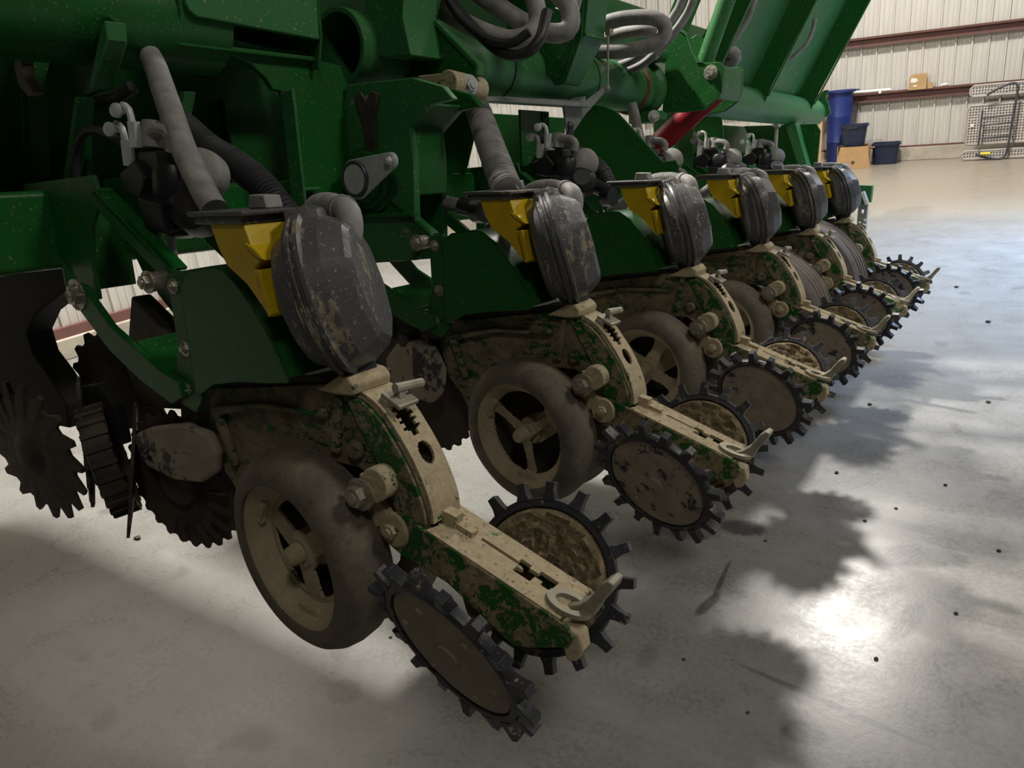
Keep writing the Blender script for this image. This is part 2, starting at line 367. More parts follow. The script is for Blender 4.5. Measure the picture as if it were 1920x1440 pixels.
m = MB(); m.prism([(-.10, .11), (-.04, .10), (.005, .13), (-.02, .16), (-.09, .17)], 'y', -.053, -.049); m.box((-.035, -.052, .055), (.05, .004, .022)); m.build('paper_label', 'white', r)
r = wall_root('small_carton', -.125, .09, 1.04); tag(r, 'small open cardboard carton beside the box on the middle wall rail', 'box')
m = MB(); m.prism([(-.035, 0), (.035, 0), (.04, .075), (.055, .10), (.03, .08), (-.03, .08), (-.045, .10), (-.04, .07)], 'y', -.035, .035); m.build('body', 'card', r)
r = wall_root('plastic_pipe', -.93, .09, 1.075); tag(r, 'cream plastic pipe lying on the middle wall rail', 'pipe')
m = MB(); m.cyl((-.27, 0, 0), (.27, 0, .0), .024, 16); m.build('pipe', 'white', r)
m = MB(); m.box((.12, -.02, -.028), (.035, .02, .03)); m.build('strap', 'white', r)
r = wall_root('crumpled_bag', .06, .08, 1.055); tag(r, 'small crumpled clear bag lying on the middle wall rail', 'bag')
m = MB(); bm = bmesh.new(); bmesh.ops.create_icosphere(bm, subdivisions=2, radius=.05)
m.add([(v.co.x * 1.1 * (1 + random.uniform(-.25, .25)), v.co.y * .5, .02 + v.co.z * .42 * (1 + random.uniform(-.4, .4))) for v in bm.verts], [tuple(v.index for v in f.verts) for f in bm.faces]); bm.free(); m.build('bag', 'white', r, smooth=False)
LAT = lattice_material()
def table(name, u0, z0, z1, off, label, L=1.5):
    r = wall_root(name, u0, off, z0); tag(r, label, 'folding table', 'grey folding tables leaning by the back wall')
    H = z1 - z0; m = MB(); m.box((L / 2, 0, H / 2), (L - .03, .03, H - .03)); m.build('table_top', LAT, r)
    m = MB(); q = .04
    pts = [(q, 0, 0), (L - q, 0, 0), (L, 0, q), (L, 0, H - q), (L - q, 0, H), (q, 0, H), (0, 0, H - q), (0, 0, q), (q, 0, 0)]
    m.tube([(p[0], -.005, p[2]) for p in pts], .017, 8, smooth=False); m.build('rim', 'lattice_frame', r); return r
table('folding_table', .40, .885, 1.03, .45, 'topmost grey perforated folding table seen on its edge')
r = table('folding_table', .385, .225, .76, .50, 'large grey perforated folding table turned on its side, in the middle')
m = MB(); m.box((.075, -.03, .27), (.045, .006, .045)); m.build('white_label', 'white', r)
table('folding_table', .36, .022, .135, .55, 'lowest grey perforated folding table lying on its edge on the floor')
r = wall_root('table_cart', .66, .62); tag(r, 'dark steel tube cart frame standing in front of the folding tables', 'cart')
m = MB(); m.tube([(-.06, 0, .90), (.06, 0, .97), (.22, 0, 1.03), (.30, 0, .99), (.30, 0, .80), (.28, 0, .40), (.26, 0, .10), (.20, 0, .02), (.05, 0, .03), (-.12, -.02, .09)], .017, 10); m.build('side_frame', 'gunmetal', r)
for z in (.50, .60, .32):
    m = MB(); m.tube([(-.09, .0, z - .01), (.285, 0, z + .01)], .012, 8, smooth=False); m.build('rung', 'gunmetal', r)
m = MB(); m.tube([(-.09, 0, .70), (-.10, 0, .22)], .013, 8, smooth=False); m.build('post', 'gunmetal', r)
m = MB(); m.box((.0, -.03, .10), (.12, .03, .05), (0, -1, .3)); m.build('yellow_cloth', 'yellow_tag', r, bevel=.01)

# ------------------------------------------------------------------ row unit
def poly_r(nside, R0, ph=0):
    def f(a):
        t = (a + ph) % (2 * PI / nside) - PI / nside
        return math.cos(PI / nside) / math.cos(t) * 1.04
    return f
ARC = [(-.955, -.352), (-.930, -.358), (-.905, -.371), (-.882, -.391), (-.861, -.418), (-.841, -.446), (-.824, -.476), (-.810, -.508), (-.802, -.535), (-.800, -.562)]
def arc_pts(step=.0025):
    P = [V((a, b, 0)) for a, b in ARC]; S_ = spline(P, step); out = [S_[0]]; acc = 0
    for p in S_[1:]:
        if (p - out[-1]).length >= step * .9: out.append(p)
    return [(p.x, p.y) for p in out]
def quad_web(m):
    A = arc_pts(); y0, y1 = .884, .956; nt = 28; n = len(A); th = .006
    L = [0]
    for i in range(1, n): L.append(L[-1] + math.hypot(A[i][0] - A[i - 1][0], A[i][1] - A[i - 1][1]))
    T = L[-1]; nor = []
    for i in range(n):
        a = A[max(i - 1, 0)]; b = A[min(i + 1, n - 1)]; d = V((b[0] - a[0], b[1] - a[1])).normalized(); nor.append((-d.y, d.x))
    def keep(s, t):
        y = (t - .5) * .072
        if .045 < s < .118 and abs(y) < .022: 
            tooth = .006 if (s * 1000 % 13) < 6 else 0
            return abs(y) > .020 - tooth
        if s >= .118 and s < .128 and abs(y) < .008: return False
        cx = .163; r2 = ((s - cx) / .021) ** 2 + (y / .016) ** 2
        return r2 > 1
    vs = []; idx = {}
    fs = []
    def vid(i, j, k):
        if (i, j, k) not in idx:
            idx[(i, j, k)] = len(vs); y = y0 + (y1 - y0) * j / nt
            vs.append((A[i][0] + nor[i][0] * th * k, y, A[i][1] + nor[i][1] * th * k))
        return idx[(i, j, k)]
    K = {(i, j) for i in range(n - 1) for j in range(nt) if keep((L[i] + L[i + 1]) / 2, (j + .5) / nt)}
    for (i, j) in K:
        fs.append((vid(i, j, 1), vid(i + 1, j, 1), vid(i + 1, j + 1, 1), vid(i, j + 1, 1)))
        fs.append((vid(i, j, 0), vid(i, j + 1, 0), vid(i + 1, j + 1, 0), vid(i + 1, j, 0)))
        for (di, dj, a, b) in ((-1, 0, (i, j), (i, j + 1)), (1, 0, (i + 1, j), (i + 1, j + 1)), (0, -1, (i, j), (i + 1, j)), (0, 1, (i, j + 1), (i + 1, j + 1))):
            if (i + di, j + dj) not in K: fs.append((vid(*a, 0), vid(*b, 0), vid(*b, 1), vid(*a, 1)))
    m.add(vs, fs)

def rim_mesh(m, c, n, style, caked=False):
    """dished wheel centre, outer face towards n, made of polar cells with openings"""
    u, v, w_ = frame_of(n); c = V(c); NA, NR = 144, 26; R1, R0 = .152, .0
    def hgt(r):
        if r > .138: return .0 - (.152 - r) * .5
        if r > .112: return -.008 - (.138 - r) * 1.25
        if r > .03: return -.042 - (.112 - r) * (-.10)
        return -.028
    def keep(r, a):
        if style == 3:
            if r < .026 or r > .117: return True
            t = (a - math.radians(28)) % (2 * PI / 3); t = min(t, 2 * PI / 3 - t)
            if caked: return r < .042 or r > .100 or t * r < .024
            return t * r < (.011 + .006 * (abs(r - .07) / .045) ** 2)
        if style == 5:
            if r < .034 or r > .112: return True
            t = (a - .5) % (2 * PI / 4); t = min(t, 2 * PI / 4 - t)
            return t * r < .020 + .012 * (abs(r - .073) / .04) ** 2
    idx = {}; vs = []; fs = []; th = .006
    def vid(i, j, k):
        j %= NA
        key = (i, j if i else 0, k)
        if key not in idx:
            r = R0 + (R1 - R0) * i / NR; a = 2 * PI * j / NA; idx[key] = len(vs)
            vs.append(c + (u * math.cos(a) + v * math.sin(a)) * r + w_ * (hgt(r) - th * k))
        return idx[key]
    K = {(i, j) for i in range(NR) for j in range(NA) if keep((i + .5) / NR * R1, 2 * PI * (j + .5) / NA)}
    for (i, j) in K:
        if i == 0:
            fs.append((vid(0, j, 0), vid(1, j, 0), vid(1, j + 1, 0))); fs.append((vid(0, j, 1), vid(1, j + 1, 1), vid(1, j, 1))); continue
        fs.append((vid(i, j, 0), vid(i + 1, j, 0), vid(i + 1, j + 1, 0), vid(i, j + 1, 0)))
        fs.append((vid(i, j, 1), vid(i, j + 1, 1), vid(i + 1, j + 1, 1), vid(i + 1, j, 1)))
        for (di, dj, a, b) in ((-1, 0, (i, j), (i, j + 1)), (1, 0, (i + 1, j), (i + 1, j + 1)), (0, -1, (i, j), (i + 1, j)), (0, 1, (i, j + 1), (i + 1, j + 1))):
            if (i + di, (j + dj) % NA) not in K: fs.append((vid(*a, 0), vid(*b, 0), vid(*b, 1), vid(*a, 1)))
    m.add(vs, fs)
    if style == 3:
        for q in range(3):
            a = math.radians(28 + 120 * q); d = u * math.cos(a) + v * math.sin(a); t = v * math.cos(a) - u * math.sin(a)
            for sgn in (-1, 1): m.lathe([(0, .012), (.010, .009), (.012, 0)], c + d * .122 + t * .022 * sgn + w_ * -.03, w_, 12)
            m.box(c + d * .122 + w_ * -.028, (.05, .016, .016), w_, a + PI / 2)

def gauge_wheel(root, O, near, style, caked=False):
    s = -1 if near else 1
    n = V((-.115, .993 * s, -.06)).normalized(); c = V((-1.095, YC + s * .112, -.672))
    m = MB(O)
    m.lathe([(.146, .004), (.158, .006), (.168, .004), (.178, -.002), (.188, -.010), (.197, -.028), (.200, -.052), (.197, -.080), (.186, -.100), (.165, -.108), (.150, -.108), (.146, -.09)], c, n, 72, close=True)
    gw = m.build('gauge_wheel', 'tire', root)
    m = MB(O); rim_mesh(m, c, n, style, caked); m.lathe([(.152, .0), (.152, -.1), (.146, -.1), (.146, -.01)], c, n, 60, close=True); m.build('rim', 'rim', gw)
    m = MB(O); m.lathe([(0, .004), (.015, .002), (.019, -.008), (.021, -.03)], c, n, 20); m.lathe([(.034, -.045), (.040, -.06), (.040, -.11)], c, n, 20); m.build('hub', 'rim', gw)

def closing_wheel(root, O, near, mats):
    s = -1 if near else 1
    n = V((-.16, .92 * s, -.36)).normalized(); c = V((-.690, YC + s * .135, -.712)); u, v, w_ = frame_of(n)
    m = MB(O); m.lathe([(0, .010), (.02, .010), (.022, .006), (.10, .006), (.122, .003), (.127, -.002), (.122, -.010), (.10, -.016), (0, -.016)], c, n, 60)
    for q in range(6):
        a = q * PI / 3 + .3; m.lathe([(0, .005), (.006, .004), (.007, 0)], c + (u * math.cos(a) + v * math.sin(a)) * .093 + w_ * .006, n, 10)
    cw = m.build('closing_wheel', mats, root)
    m = MB(O); m.lathe([(.126, .007), (.134, .008), (.141, .004), (.143, -.004), (.141, -.014), (.126, -.016)], c, n, 72, close=True)
    NTH = 17
    for q in range(NTH):
        a = 2 * PI * q / NTH + .1; d = u * math.cos(a) + v * math.sin(a); t = v * math.cos(a) - u * math.sin(a); side = .006 if q % 2 else -.001
        base = c + d * .138 + w_ * -.004; tip = c + d * .172 + w_ * (-.004 + side)
        vs = [base + t * .0135 * a_ + w_ * .012 * b_ for a_, b_ in ((-1, -1), (1, -1), (1, 1), (-1, 1))] + [c + d * .152 + w_ * (-.004 + side * .5) + t * .0095 * a_ + w_ * .011 * b_ for a_, b_ in ((-1, -1), (1, -1), (1, 1), (-1, 1))] + [tip + t * .0085 * a_ + w_ * .0105 * b_ for a_, b_ in ((-1, -1), (1, -1), (1, 1), (-1, 1))]
        m.add(vs, [(0, 3, 2, 1), (8, 9, 10, 11)] + [(4 * k + i, 4 * k + (i + 1) % 4, 4 * k + 4 + (i + 1) % 4, 4 * k + 4 + i) for k in range(2) for i in range(4)])
    m.build('rubber_tread', 'rubber', cw, bevel=.0015)
    if not near:   # lumps of soil stuck on the inner face
        m = MB(O); rnd = random.Random(3); NR, NA = 18, 60; vs = [c - w_ * .03]
        H = [[.018 + .012 * rnd.random() for _ in range(NA)] for _ in range(NR)]
        for i in range(1, NR + 1):
            r_ = .124 * i / NR
            for j in range(NA):
                a = 2 * PI * j / NA; hh = H[i - 1][j] if i < NR else .010
                vs.append(c + (u * math.cos(a) + v * math.sin(a)) * r_ - w_ * hh)
        fs = [(0, 1 + j, 1 + (j + 1) % NA) for j in range(NA)] + [(1 + i * NA + j, 1 + (i + 1) * NA + j, 1 + (i + 1) * NA + (j + 1) % NA, 1 + i * NA + (j + 1) % NA) for i in range(NR - 1) for j in range(NA)]
        m.add(vs, fs); m.build('stuck_soil', 'clod', cw, sharp=60)

def spiky(m, c, n, r, teeth=14, depth=.03, th=.006, hook=.5, dish=0):
    u, v, w_ = frame_of(n); c = V(c); pts = []
    for q in range(teeth):
        for f, rr in ((0, r - depth), (.30, r - depth), (.55 + hook * .2, r), (.80 + hook * .15, r * .985)):
            a = 2 * PI * (q + f) / teeth; pts.append((rr, a))
    N = len(pts)
    def P(rr, a, h): return c + (u * math.cos(a) + v * math.sin(a)) * rr + w_ * h
    vs = [P(rr, a, th / 2) for rr, a in pts] + [P(rr, a, -th / 2) for rr, a in pts] + [P((r - depth) * .6, a, th / 2 + dish) for rr, a in pts] + [P((r - depth) * .6, a, -th / 2 + dish) for rr, a in pts]
    fs = []
    for i in range(N):
        j = (i + 1) % N; fs += [(i, j, N + j, N + i), (i, 2 * N + i, 2 * N + j, j), (N + i, N + j, 3 * N + j, 3 * N + i)]
    fs += [tuple(2 * N + i for i in range(N)), tuple(3 * N + i for i in range(N))]
    m.add(vs, fs)

def row_unit(style=3, discmat='disc_mix', caked=False, force=True):
    O = V((-1.05, YC, -.88)); root = machine_root('planter_row_unit', O)
    # frame side plates with the quadrant
    body = [(-1.372, -.420), (-1.345, -.393), (-1.20, -.372), (-1.06, -.350), (-1.0, -.343)] + [(a, b) for a, b in ARC] + [(-.806, -.572), (-.86, -.575), (-.885, -.545), (-.91, -.515), (-.955, -.490), (-1.05, -.492), (-1.13, -.505), (-1.19, -.56), (-1.24, -.66), (-1.30, -.66), (-1.335, -.60), (-1.375, -.56), (-1.395, -.49)]
    m = MB(O)
    for y in (.880, .951):
        m.prism(body, 'y', y, y + .009)
    m.build('frame', 'green_body', root, bevel=.003)
    m = MB(O); m.prism([(-1.36, -.47), (-1.34, -.36), (-1.05, -.335), (-.99, -.345), (-1.02, -.47)], 'y', .889, 1.02); m.build('casting_core', 'iron', root, bevel=.004)
    quadp = [(-.965, -.362)] + [(a - .004, b - .004) for a, b in ARC[1:]] + [(-.806, -.570), (-.850, -.572), (-.872, -.548), (-.885, -.50), (-.915, -.45), (-.945, -.40)]
    m = MB(O); m.prism(quadp, 'y', .874, .8805); qp = m.build('quadrant_plate', 'green_arm', root, bevel=.002)
    m = MB(O); quad_web(m); m.build('quadrant_web', 'crust', qp)
    m = MB(O)   # bosses and casting ribs on the near face
    m.lathe([(0, .014), (.016, .013), (.020, 0)], (-.955, .880, -.455), (0, -1, 0), 18); m.lathe([(0, .010), (.010, .009), (.013, 0)], (-1.03, .880, -.40), (0, -1, 0), 16)
    m.prism([(-1.36, -.43), (-1.20, -.40), (-1.02, -.395), (-1.02, -.405), (-1.20, -.412), (-1.33, -.445), (-1.30, -.55), (-1.315, -.55)], 'y', .866, .881)
    m.prism([(-1.02, -.47), (-.99, -.36), (-.975, -.36), (-.995, -.47)], 'y', .870, .881)
    m.build('casting_ribs', 'green_body', root, bevel=.005)
    # T handle
    m = MB(O); m.tube([(-.877, .905, -.341), (-.873, .968, -.346)], .0085, 10, smooth=False); m.build('depth_handle', 'steel', root)
    m = MB(O); m.box((-.880, .918, -.362), (.05, .045, .008), (.5, 0, 1)); m.box((-.879, .918, -.352), (.014, .016, .02)); m.box((-.896, .902, -.366), (.022, .018, .016), (.5, 0, 1)); m.build('handle_bracket', 'steel', root, bevel=.002)
    # mud crusted plate under the meter
    m = MB(O); m.prism([(-1.03, -.352), (-1.00, -.338), (-.965, -.318), (-.945, -.318), (-.93, -.333), (-.935, -.352), (-.975, -.355)], 'y', .862, .955); m.build('meter_seat', 'crust', root, bevel=.006)
    # depth stop: bolt and eccentric sleeve
    m = MB(O); m.cyl((-.885, .875, -.495), (-.885, .842, -.495), .030, 28); m.cyl((-.908, .872, -.512), (-.908, .838, -.512), .025, 24); m.box((-.897, .858, -.503), (.04, .034, .048)); ds = m.build('depth_stop', 'crust', root, bevel=.004)
    m = MB(O); m.bolt((-.913, .838, -.515), (0, -1, 0), .019, .020); m.build('bolt', 'zincmud', ds)
    # closing wheel arm
    prof = [(-.905, -.572), (-.893, -.556), (-.86, -.549), (-.846, -.553), (-.70, -.604), (-.545, -.655), (-.528, -.664), (-.520, -.680), (-.530, -.697), (-.60, -.722), (-.632, -.728), (-.70, -.690), (-.76, -.655), (-.825, -.637), (-.86, -.630), (-.898, -.612)]
    m = MB(O)
    for y in (.868, .966): m.prism(prof, 'y', y, y + .008)
    ca = m.build('closing_arm', 'green_arm', root, bevel=.003)
    # top plate with the notched slot, in arm coordinates s along the arm
    a0 = V((-.800, -.569)); a1 = V((-.545, -.655)); d = (a1 - a0).normalized(); Ls = (a1 - a0).length
    def hole(l): return l
    outer = [(0, .870), (Ls, .872), (Ls, .970), (.02, .972)]
    h1 = [(.075, .924), (.075, .931), (.150, .931), (.150, .940), (.172, .940), (.172, .932), (.190, .932), (.190, .941), (.225, .941), (.225, .912), (.205, .912), (.205, .921), (.190, .921), (.190, .905), (.155, .905), (.155, .916), (.168, .920), (.160, .924)]
    tri = tessellate_polygon([[V((p[0], p[1], 0)) for p in l] for l in (outer, h1)]); flat = outer + h1; N = len(flat); nn = V((-d.y, d.x))
    def TP(p, h): q = a0 + d * p[0] + nn * h; return (q.x, p[1], q.y)
    m = MB(O); fs = [tuple(t) for t in tri] + [tuple(i + N for i in reversed(t)) for t in tri]; b = 0
    for l in (outer, h1):
        mm = len(l); fs += [(b + i, b + i + N, b + (i + 1) % mm + N, b + (i + 1) % mm) for i in range(mm)]; b += mm
    m.add([TP(p, .002) for p in flat] + [TP(p, -.005) for p in flat], fs)
    rnd = random.Random(11)
    for q in range(70):
        ss = rnd.uniform(0, Ls); yy = rnd.uniform(.874, .968); h = TP((ss, yy), .002); rr = rnd.uniform(.0015, .0038)
        if not (.07 < ss < .23 and .900 < yy < .946): m.lathe([(0, rr * .6), (rr * .7, rr * .4), (rr, -.001)], h, (.3, 0, 1), 6)
    # yoke around the quadrant foot
    m.prism([(-.858, -.560), (-.80, -.574), (-.80, -.586), (-.858, -.572)], 'y', .870, .882); m.prism([(-.83, -.556), (-.775, -.575), (-.775, -.588), (-.83, -.572)], 'y', .955, .972)
    m.box((-.787, .922, -.574), (.016, .098, .022), (.3, 0, 1)); m.box((-.806, .920, -.560), (.022, .074, .03), (.2, 0, 1))
    m.build('arm_top_plate', 'crust', ca)
    m = MB(O); m.lathe([(0, .006), (.030, .005), (.034, .0)], (-.872, .868, -.583), (0, -1, 0), 28); m.bolt((-.872, .862, -.583), (0, -1, 0), .014, .010, False); m.build('pivot_bolt', 'crust', root)
    # down pressure lever
    m = MB(O); ly = .885
    m.prism([(-.556, -.652), (-.524, -.674), (-.512, -.664), (-.500, -.640), (-.474, -.604), (-.470, -.592), (-.480, -.588), (-.492, -.598), (-.514, -.630), (-.530, -.643)], 'y', .905, .940)
    m.build('pressure_lever', 'steel', ca, bevel=.003)
    m = MB(O); m.lathe([(.026, .0), (.026, .008), (.016, .008), (.016, 0)], (-.548, .905, -.650), (.25, 0, 1), 24, close=True, squash=(1.0, 1.5)); m.build('lever_eye', 'steel', ca)
    m = MB(O); m.prism([(-.552, -.665), (-.530, -.668), (-.512, -.672), (-.508, -.700), (-.520, -.722), (-.535, -.728), (-.545, -.70)], 'y', .874, .905); m.build('end_lug', 'crust', ca, bevel=.006)
    # axle carrier between closing wheels
    m = MB(O); m.cyl((-.690, .80, -.708), (-.690, 1.04, -.708), .016, 16); m.prism([(-.75, -.66), (-.64, -.69), (-.65, -.73), (-.73, -.73)], 'y', .885, .955); m.build('closing_axle', 'iron', root)
    closing_wheel(root, O, True, discmat); closing_wheel(root, O, False, 'disc')
    gauge_wheel(root, O, True, style, caked); gauge_wheel(root, O, False, style)
    # gauge wheel arms and axle
    m = MB(O)
    for y0, y1 in ((.862, .880), (.96, .978)):
        m.prism([(-.90, -.53), (-.875, -.56), (-.95, -.62), (-1.06, -.70), (-1.11, -.70), (-1.12, -.66), (-1.06, -.62), (-.97, -.54), (-.93, -.51)], 'y', y0, y1)
    m.cyl((-1.095, .83, -.672), (-1.095, 1.01, -.672), .022, 16); m.build('gauge_wheel_arm', 'crust', root, bevel=.003)
    for s in (-1, 1):
        m = MB(O); m.lathe([(.02, .002), (.186, .0005), (.190, 0), (.186, -.0015), (.02, -.002)], (-1.135, YC + s * .016, -.690), (.06, s, .03), 72); m.build('opener_disc', 'iron', root)
    # seed tube guard
    m = MB(O); m.prism([(-1.06, -.50), (-1.00, -.50), (-1.03, -.70), (-1.06, -.80), (-1.09, -.80), (-1.08, -.66)], 'y', .905, .935); m.build('seed_tube', 'black_clean', root, bevel=.003)
    # green shield
    m = MB(O)
    out = [(-1.322, -.385), (-1.318, -.180), (-1.305, -.158), (-1.285, -.146), (-1.215, -.137), (-1.185, -.140), (-1.150, -.162), (-1.110, -.205), (-1.080, -.245), (-1.058, -.285), (-1.040, -.322), (-1.044, -.331), (-1.10, -.338), (-1.18, -.345), (-1.26, -.360), (-1.30, -.382)]
    m.prism(out, 'y', .818, .823)
    m.strip([(-1.322, -.385), (-1.318, -.180), (-1.305, -.158), (-1.285, -.146), (-1.215, -.137), (-1.185, -.140), (-1.150, -.162), (-1.110, -.205), (-1.080, -.245), (-1.058, -.285), (-1.040, -.322)], .818, 1.02, -.005)
    m.build('shield', 'green', root, bevel=.0015)
    m = MB(O); m.prism([(-1.37, -.155), (-1.322, -.150), (-1.318, -.40), (-1.345, -.43), (-1.385, -.42), (-1.395, -.36), (-1.372, -.30)], 'y', .828, .842); sp = m.build('shank_plate', 'green', root, bevel=.002)
    for (x, z) in ((-1.345, -.300), (-1.368, -.385), (-1.352, -.180)):
        m = MB(O); m.bolt((x, .828, z), (0, -1, 0), .010, .008); m.build('bolt', 'zincmud', sp)
    # parallel arms
    m = MB(O); m.prism([(-1.62, -.005), (-1.59, .000), (-1.37, -.150), (-1.365, -.178), (-1.385, -.178), (-1.60, -.035)], 'y', .836, .850); m.prism([(-1.62, -.005), (-1.59, .000), (-1.37, -.150), (-1.375, -.156), (-1.60, -.012)], 'y', .836, .875)
    m.prism([(-1.62, -.005), (-1.59, .000), (-1.37, -.150), (-1.365, -.178), (-1.385, -.178), (-1.60, -.035)], 'y', .995, 1.009); m.build('parallel_arm', 'green', root, bevel=.002)
    m = MB(O); lo = [(-1.715, -.210), (-1.695, -.188), (-1.665, -.192), (-1.58, -.272), (-1.42, -.350), (-1.365, -.365), (-1.355, -.395), (-1.40, -.415), (-1.50, -.378), (-1.60, -.325), (-1.70, -.240)]
    m.prism(lo, 'y', .812, .828); m.prism(lo, 'y', .998, 1.014); m.prism([(-1.52, -.300), (-1.42, -.350), (-1.42, -.36), (-1.52, -.315)], 'y', .828, .998); m.build('parallel_arm', 'green', root, bevel=.002)
    m = MB(O); m.bolt((-1.690, .812, -.212), (0, -1, 0), .022, .014); m.build('pivot_bolt', 'zincmud', root)
    m = MB(O); m.bolt((-1.388, .800, -.170), (0, -1, 0), .014, .014); m.cyl((-1.388, .80, -.170), (-1.388, .836, -.170), .018, 18); m.build('pivot_bolt', 'zincmud', root)
    # head bracket on the toolbar
    m = MB(O); head = [(-1.90, .02), (-1.60, .030), (-1.585, -.02), (-1.64, -.07), (-1.665, -.15), (-1.665, -.225), (-1.715, -.235), (-1.76, -.15), (-1.90, -.12)]
    m.prism(head, 'y', .842, .852); m.prism(head, 'y', .992, 1.002); m.prism([(.842, -.02), (1.002, -.02), (1.002, -.22), (.842, -.22)], 'x', -1.80, -1.79); m.build('head_bracket', 'green', root, bevel=.002)
    m = MB(O); m.prism([(-1.62, .06), (-1.52, .055), (-1.50, .01), (-1.58, -.03), (-1.66, .0)], 'y', .99, 1.0); m.build('hose_bracket', 'green', root, bevel=.002)
    m = MB(O); m.bolt((-1.57, .985, .03), (.2, -1, .2), .012, .018); m.build('bolt', 'zinc', root)
    m = MB(O); m.cyl((-1.556, .968, .031), (-1.554, .962, .031), .007, 12); m.build('bolt_tip', 'pinkred', root)
    # down force cylinder with valve block
    if force:
        m = MB(O)
        m.lathe([(.0, .02), (.035, .018), (.045, .0), (.048, -.05), (.040, -.07), (.040, -.12), (.02, -.13)], (-1.44, .925, .03), (.1, .0, 1), 28)
        m.box((-1.475, .92, .045), (.07, .06, .05)); m.prism([(-1.56, .03), (-1.50, .055), (-1.47, .02), (-1.50, -.02), (-1.55, -.01)], 'y', .875, .93); m.box((-1.44, .90, -.045), (.085, .07, .06), (.2, -.2, 1))
        m.lathe([(.045, 0), (.05, .01), (.05, .06), (.03, .075)], (-1.40, .95, -.06), (.3, -.5, .3), 24)
        dc = m.build('downforce_cylinder', 'black_clean', root, bevel=.004)
        m = MB(O); m.lathe([(.030, .0), (.046, .01), (.050, .03), (.050, .05), (.044, .055), (.02, .06)], (-1.395, .975, .012), (.3, -.8, .2), 26); m.lathe([(.02, 0), (.022, .05)], (-1.465, .90, .075), (0, .2, 1), 16)
        m.tube([(-1.46, .90, .10), (-1.44, .90, .105), (-1.41, .90, .10), (-1.395, .90, .085), (-1.40, .90, .065)], .015, 10); m.build('fitting_elbow', 'hose', dc)
        for (x, y, z) in ((-1.532, .885, .045), (-1.497, .885, .078)):
            m = MB(O); m.cyl((x, y, z), (x + .004, y, z + .060 - .012), .0135, 6); m.tube([(x - .002, y, z + .045), (x - .006, y, z + .070), (x - .024, y, z + .080), (x - .034, y, z + .066)], .007, 8); m.lathe([(.010, 0), (.014, .003), (.014, .010), (.008, .012)], (x - .034, y - .004, z + .070), (.3, -1, .1), 16)
            m.build('hydraulic_fitting', 'zinc', dc)
        m = MB(O); m.cyl((-1.458, .90, -.080), (-1.452, .90, -.185), .009, 14); m.build('cylinder_rod', 'zinc', dc)
    # hopper
    m = MB(O); hz = -.052
    near = [(-1.178, hz), (-1.086, hz), (-1.066, -.102), (-1.052, -.116), (-1.052, -.124), (-1.070, -.136), (-1.050, -.140), (-1.034, -.212), (-1.046, -.214), (-1.094, -.162), (-1.142, -.132), (-1.160, -.100)]
    m.prism(near, 'y', .800, .900)
    ho = m.build('hopper', 'yellow', root, bevel=.007)
    m = MB(O); m.prism([(-1.056, -.136), (-1.044, -.134), (-1.026, -.206), (-1.036, -.212)], 'y', .790, .900); m.prism([(-1.082, -.092), (-1.060, -.100), (-1.034, -.120), (-1.046, -.118), (-1.066, -.108)], 'y', .796, .905); m.build('hopper_flange', 'yellow', ho, bevel=.002)
    m = MB(O); m.box((-1.142, .850, -.046), (.150, .124, .008)); m.box((-1.142, .850, -.056), (.128, .112, .014)); hl = m.build('hopper_lid', 'black', root, bevel=.003)
    m = MB(O); m.prism([(-1.155, -.042), (-1.105, -.042), (-1.110, -.020), (-1.150, -.018)], 'y', .868, .905); m.build('lid_latch', 'hose', hl, bevel=.003)
    # seed meter
    az, el = math.radians(34), math.radians(15); n = V((math.cos(az) * math.cos(el), math.sin(az) * math.cos(el), math.sin(el))); c = V((-1.014, .890, -.192))
    pf = poly_r(9, 1, .2)
    m = MB(O); sq = (1.0, 1.10)
    m.lathe([(.05, -.050), (.088, -.046), (.100, -.040), (.110, -.016), (.119, -.012), (.119, -.004)], c, n, 72, squash=sq); m.build('meter_housing', 'black', root)
    m = MB(O); prof = [(.118, -.004), (.129, -.003), (.131, .003), (.125, .006), (.125, .011), (.131, .013), (.131, .020), (.123, .024), (.118, .048), (.098, .082), (.088, .090), (.04, .094), (0, .095)]
    m.lathe(prof, c, n, 72, rf=lambda a, i: pf(a) if i >= 9 else (.5 + .5 * pf(a) if i == 8 else 1), squash=sq); vd = m.build('vacuum_dome', 'black', root, sharp=12)
    u, v, w_ = frame_of(n)
    m = MB(O); m.lathe([(.046, -.012), (.046, .026), (.034, .046), (.018, .050)], c + v * .112 + n * .002 - u * .012, n, 6); m.build('vacuum_outlet', 'black', vd, bevel=.004)
    m = MB(O); m.box(c - u * .085 - v * .118 + n * -.01, (.030, .012, .04), n, .6); m.box(c - u * .04 - v * .15 + n * -.004, (.010, .06, .03), n, .5); m.box(c - u * .02 - v * .168, (.05, .012, .035), n, .3); m.build('meter_latch', 'black', vd, bevel=.003)
    m = MB(O); m.prism([(-1.06, -.225), (-1.02, -.30), (-.965, -.345), (-.94, -.345), (-.95, -.30), (-.99, -.25)], 'y', .88, .94); m.build('meter_chute', 'black_clean', root, bevel=.006)
    m = MB(O); m.tube([(-1.000, .935, -.130), (-.985, .940, -.085), (-.995, .950, -.058), (-1.022, .965, -.050)], .0225, 16, step=.008); m.tube([(-1.018, .963, -.0505), (-1.032, .972, -.050)], .026, 16, smooth=False); m.build('vacuum_elbow', 'hose', root)
    m = MB(O); m.tube([(-1.03, .970, -.050), (-1.09, .995, -.042), (-1.17, 1.03, -.052), (-1.27, 1.08, -.11), (-1.36, 1.09, -.16)], .020, 14, rib=.009); m.build('vacuum_hose', 'hose', root)
    return root, O

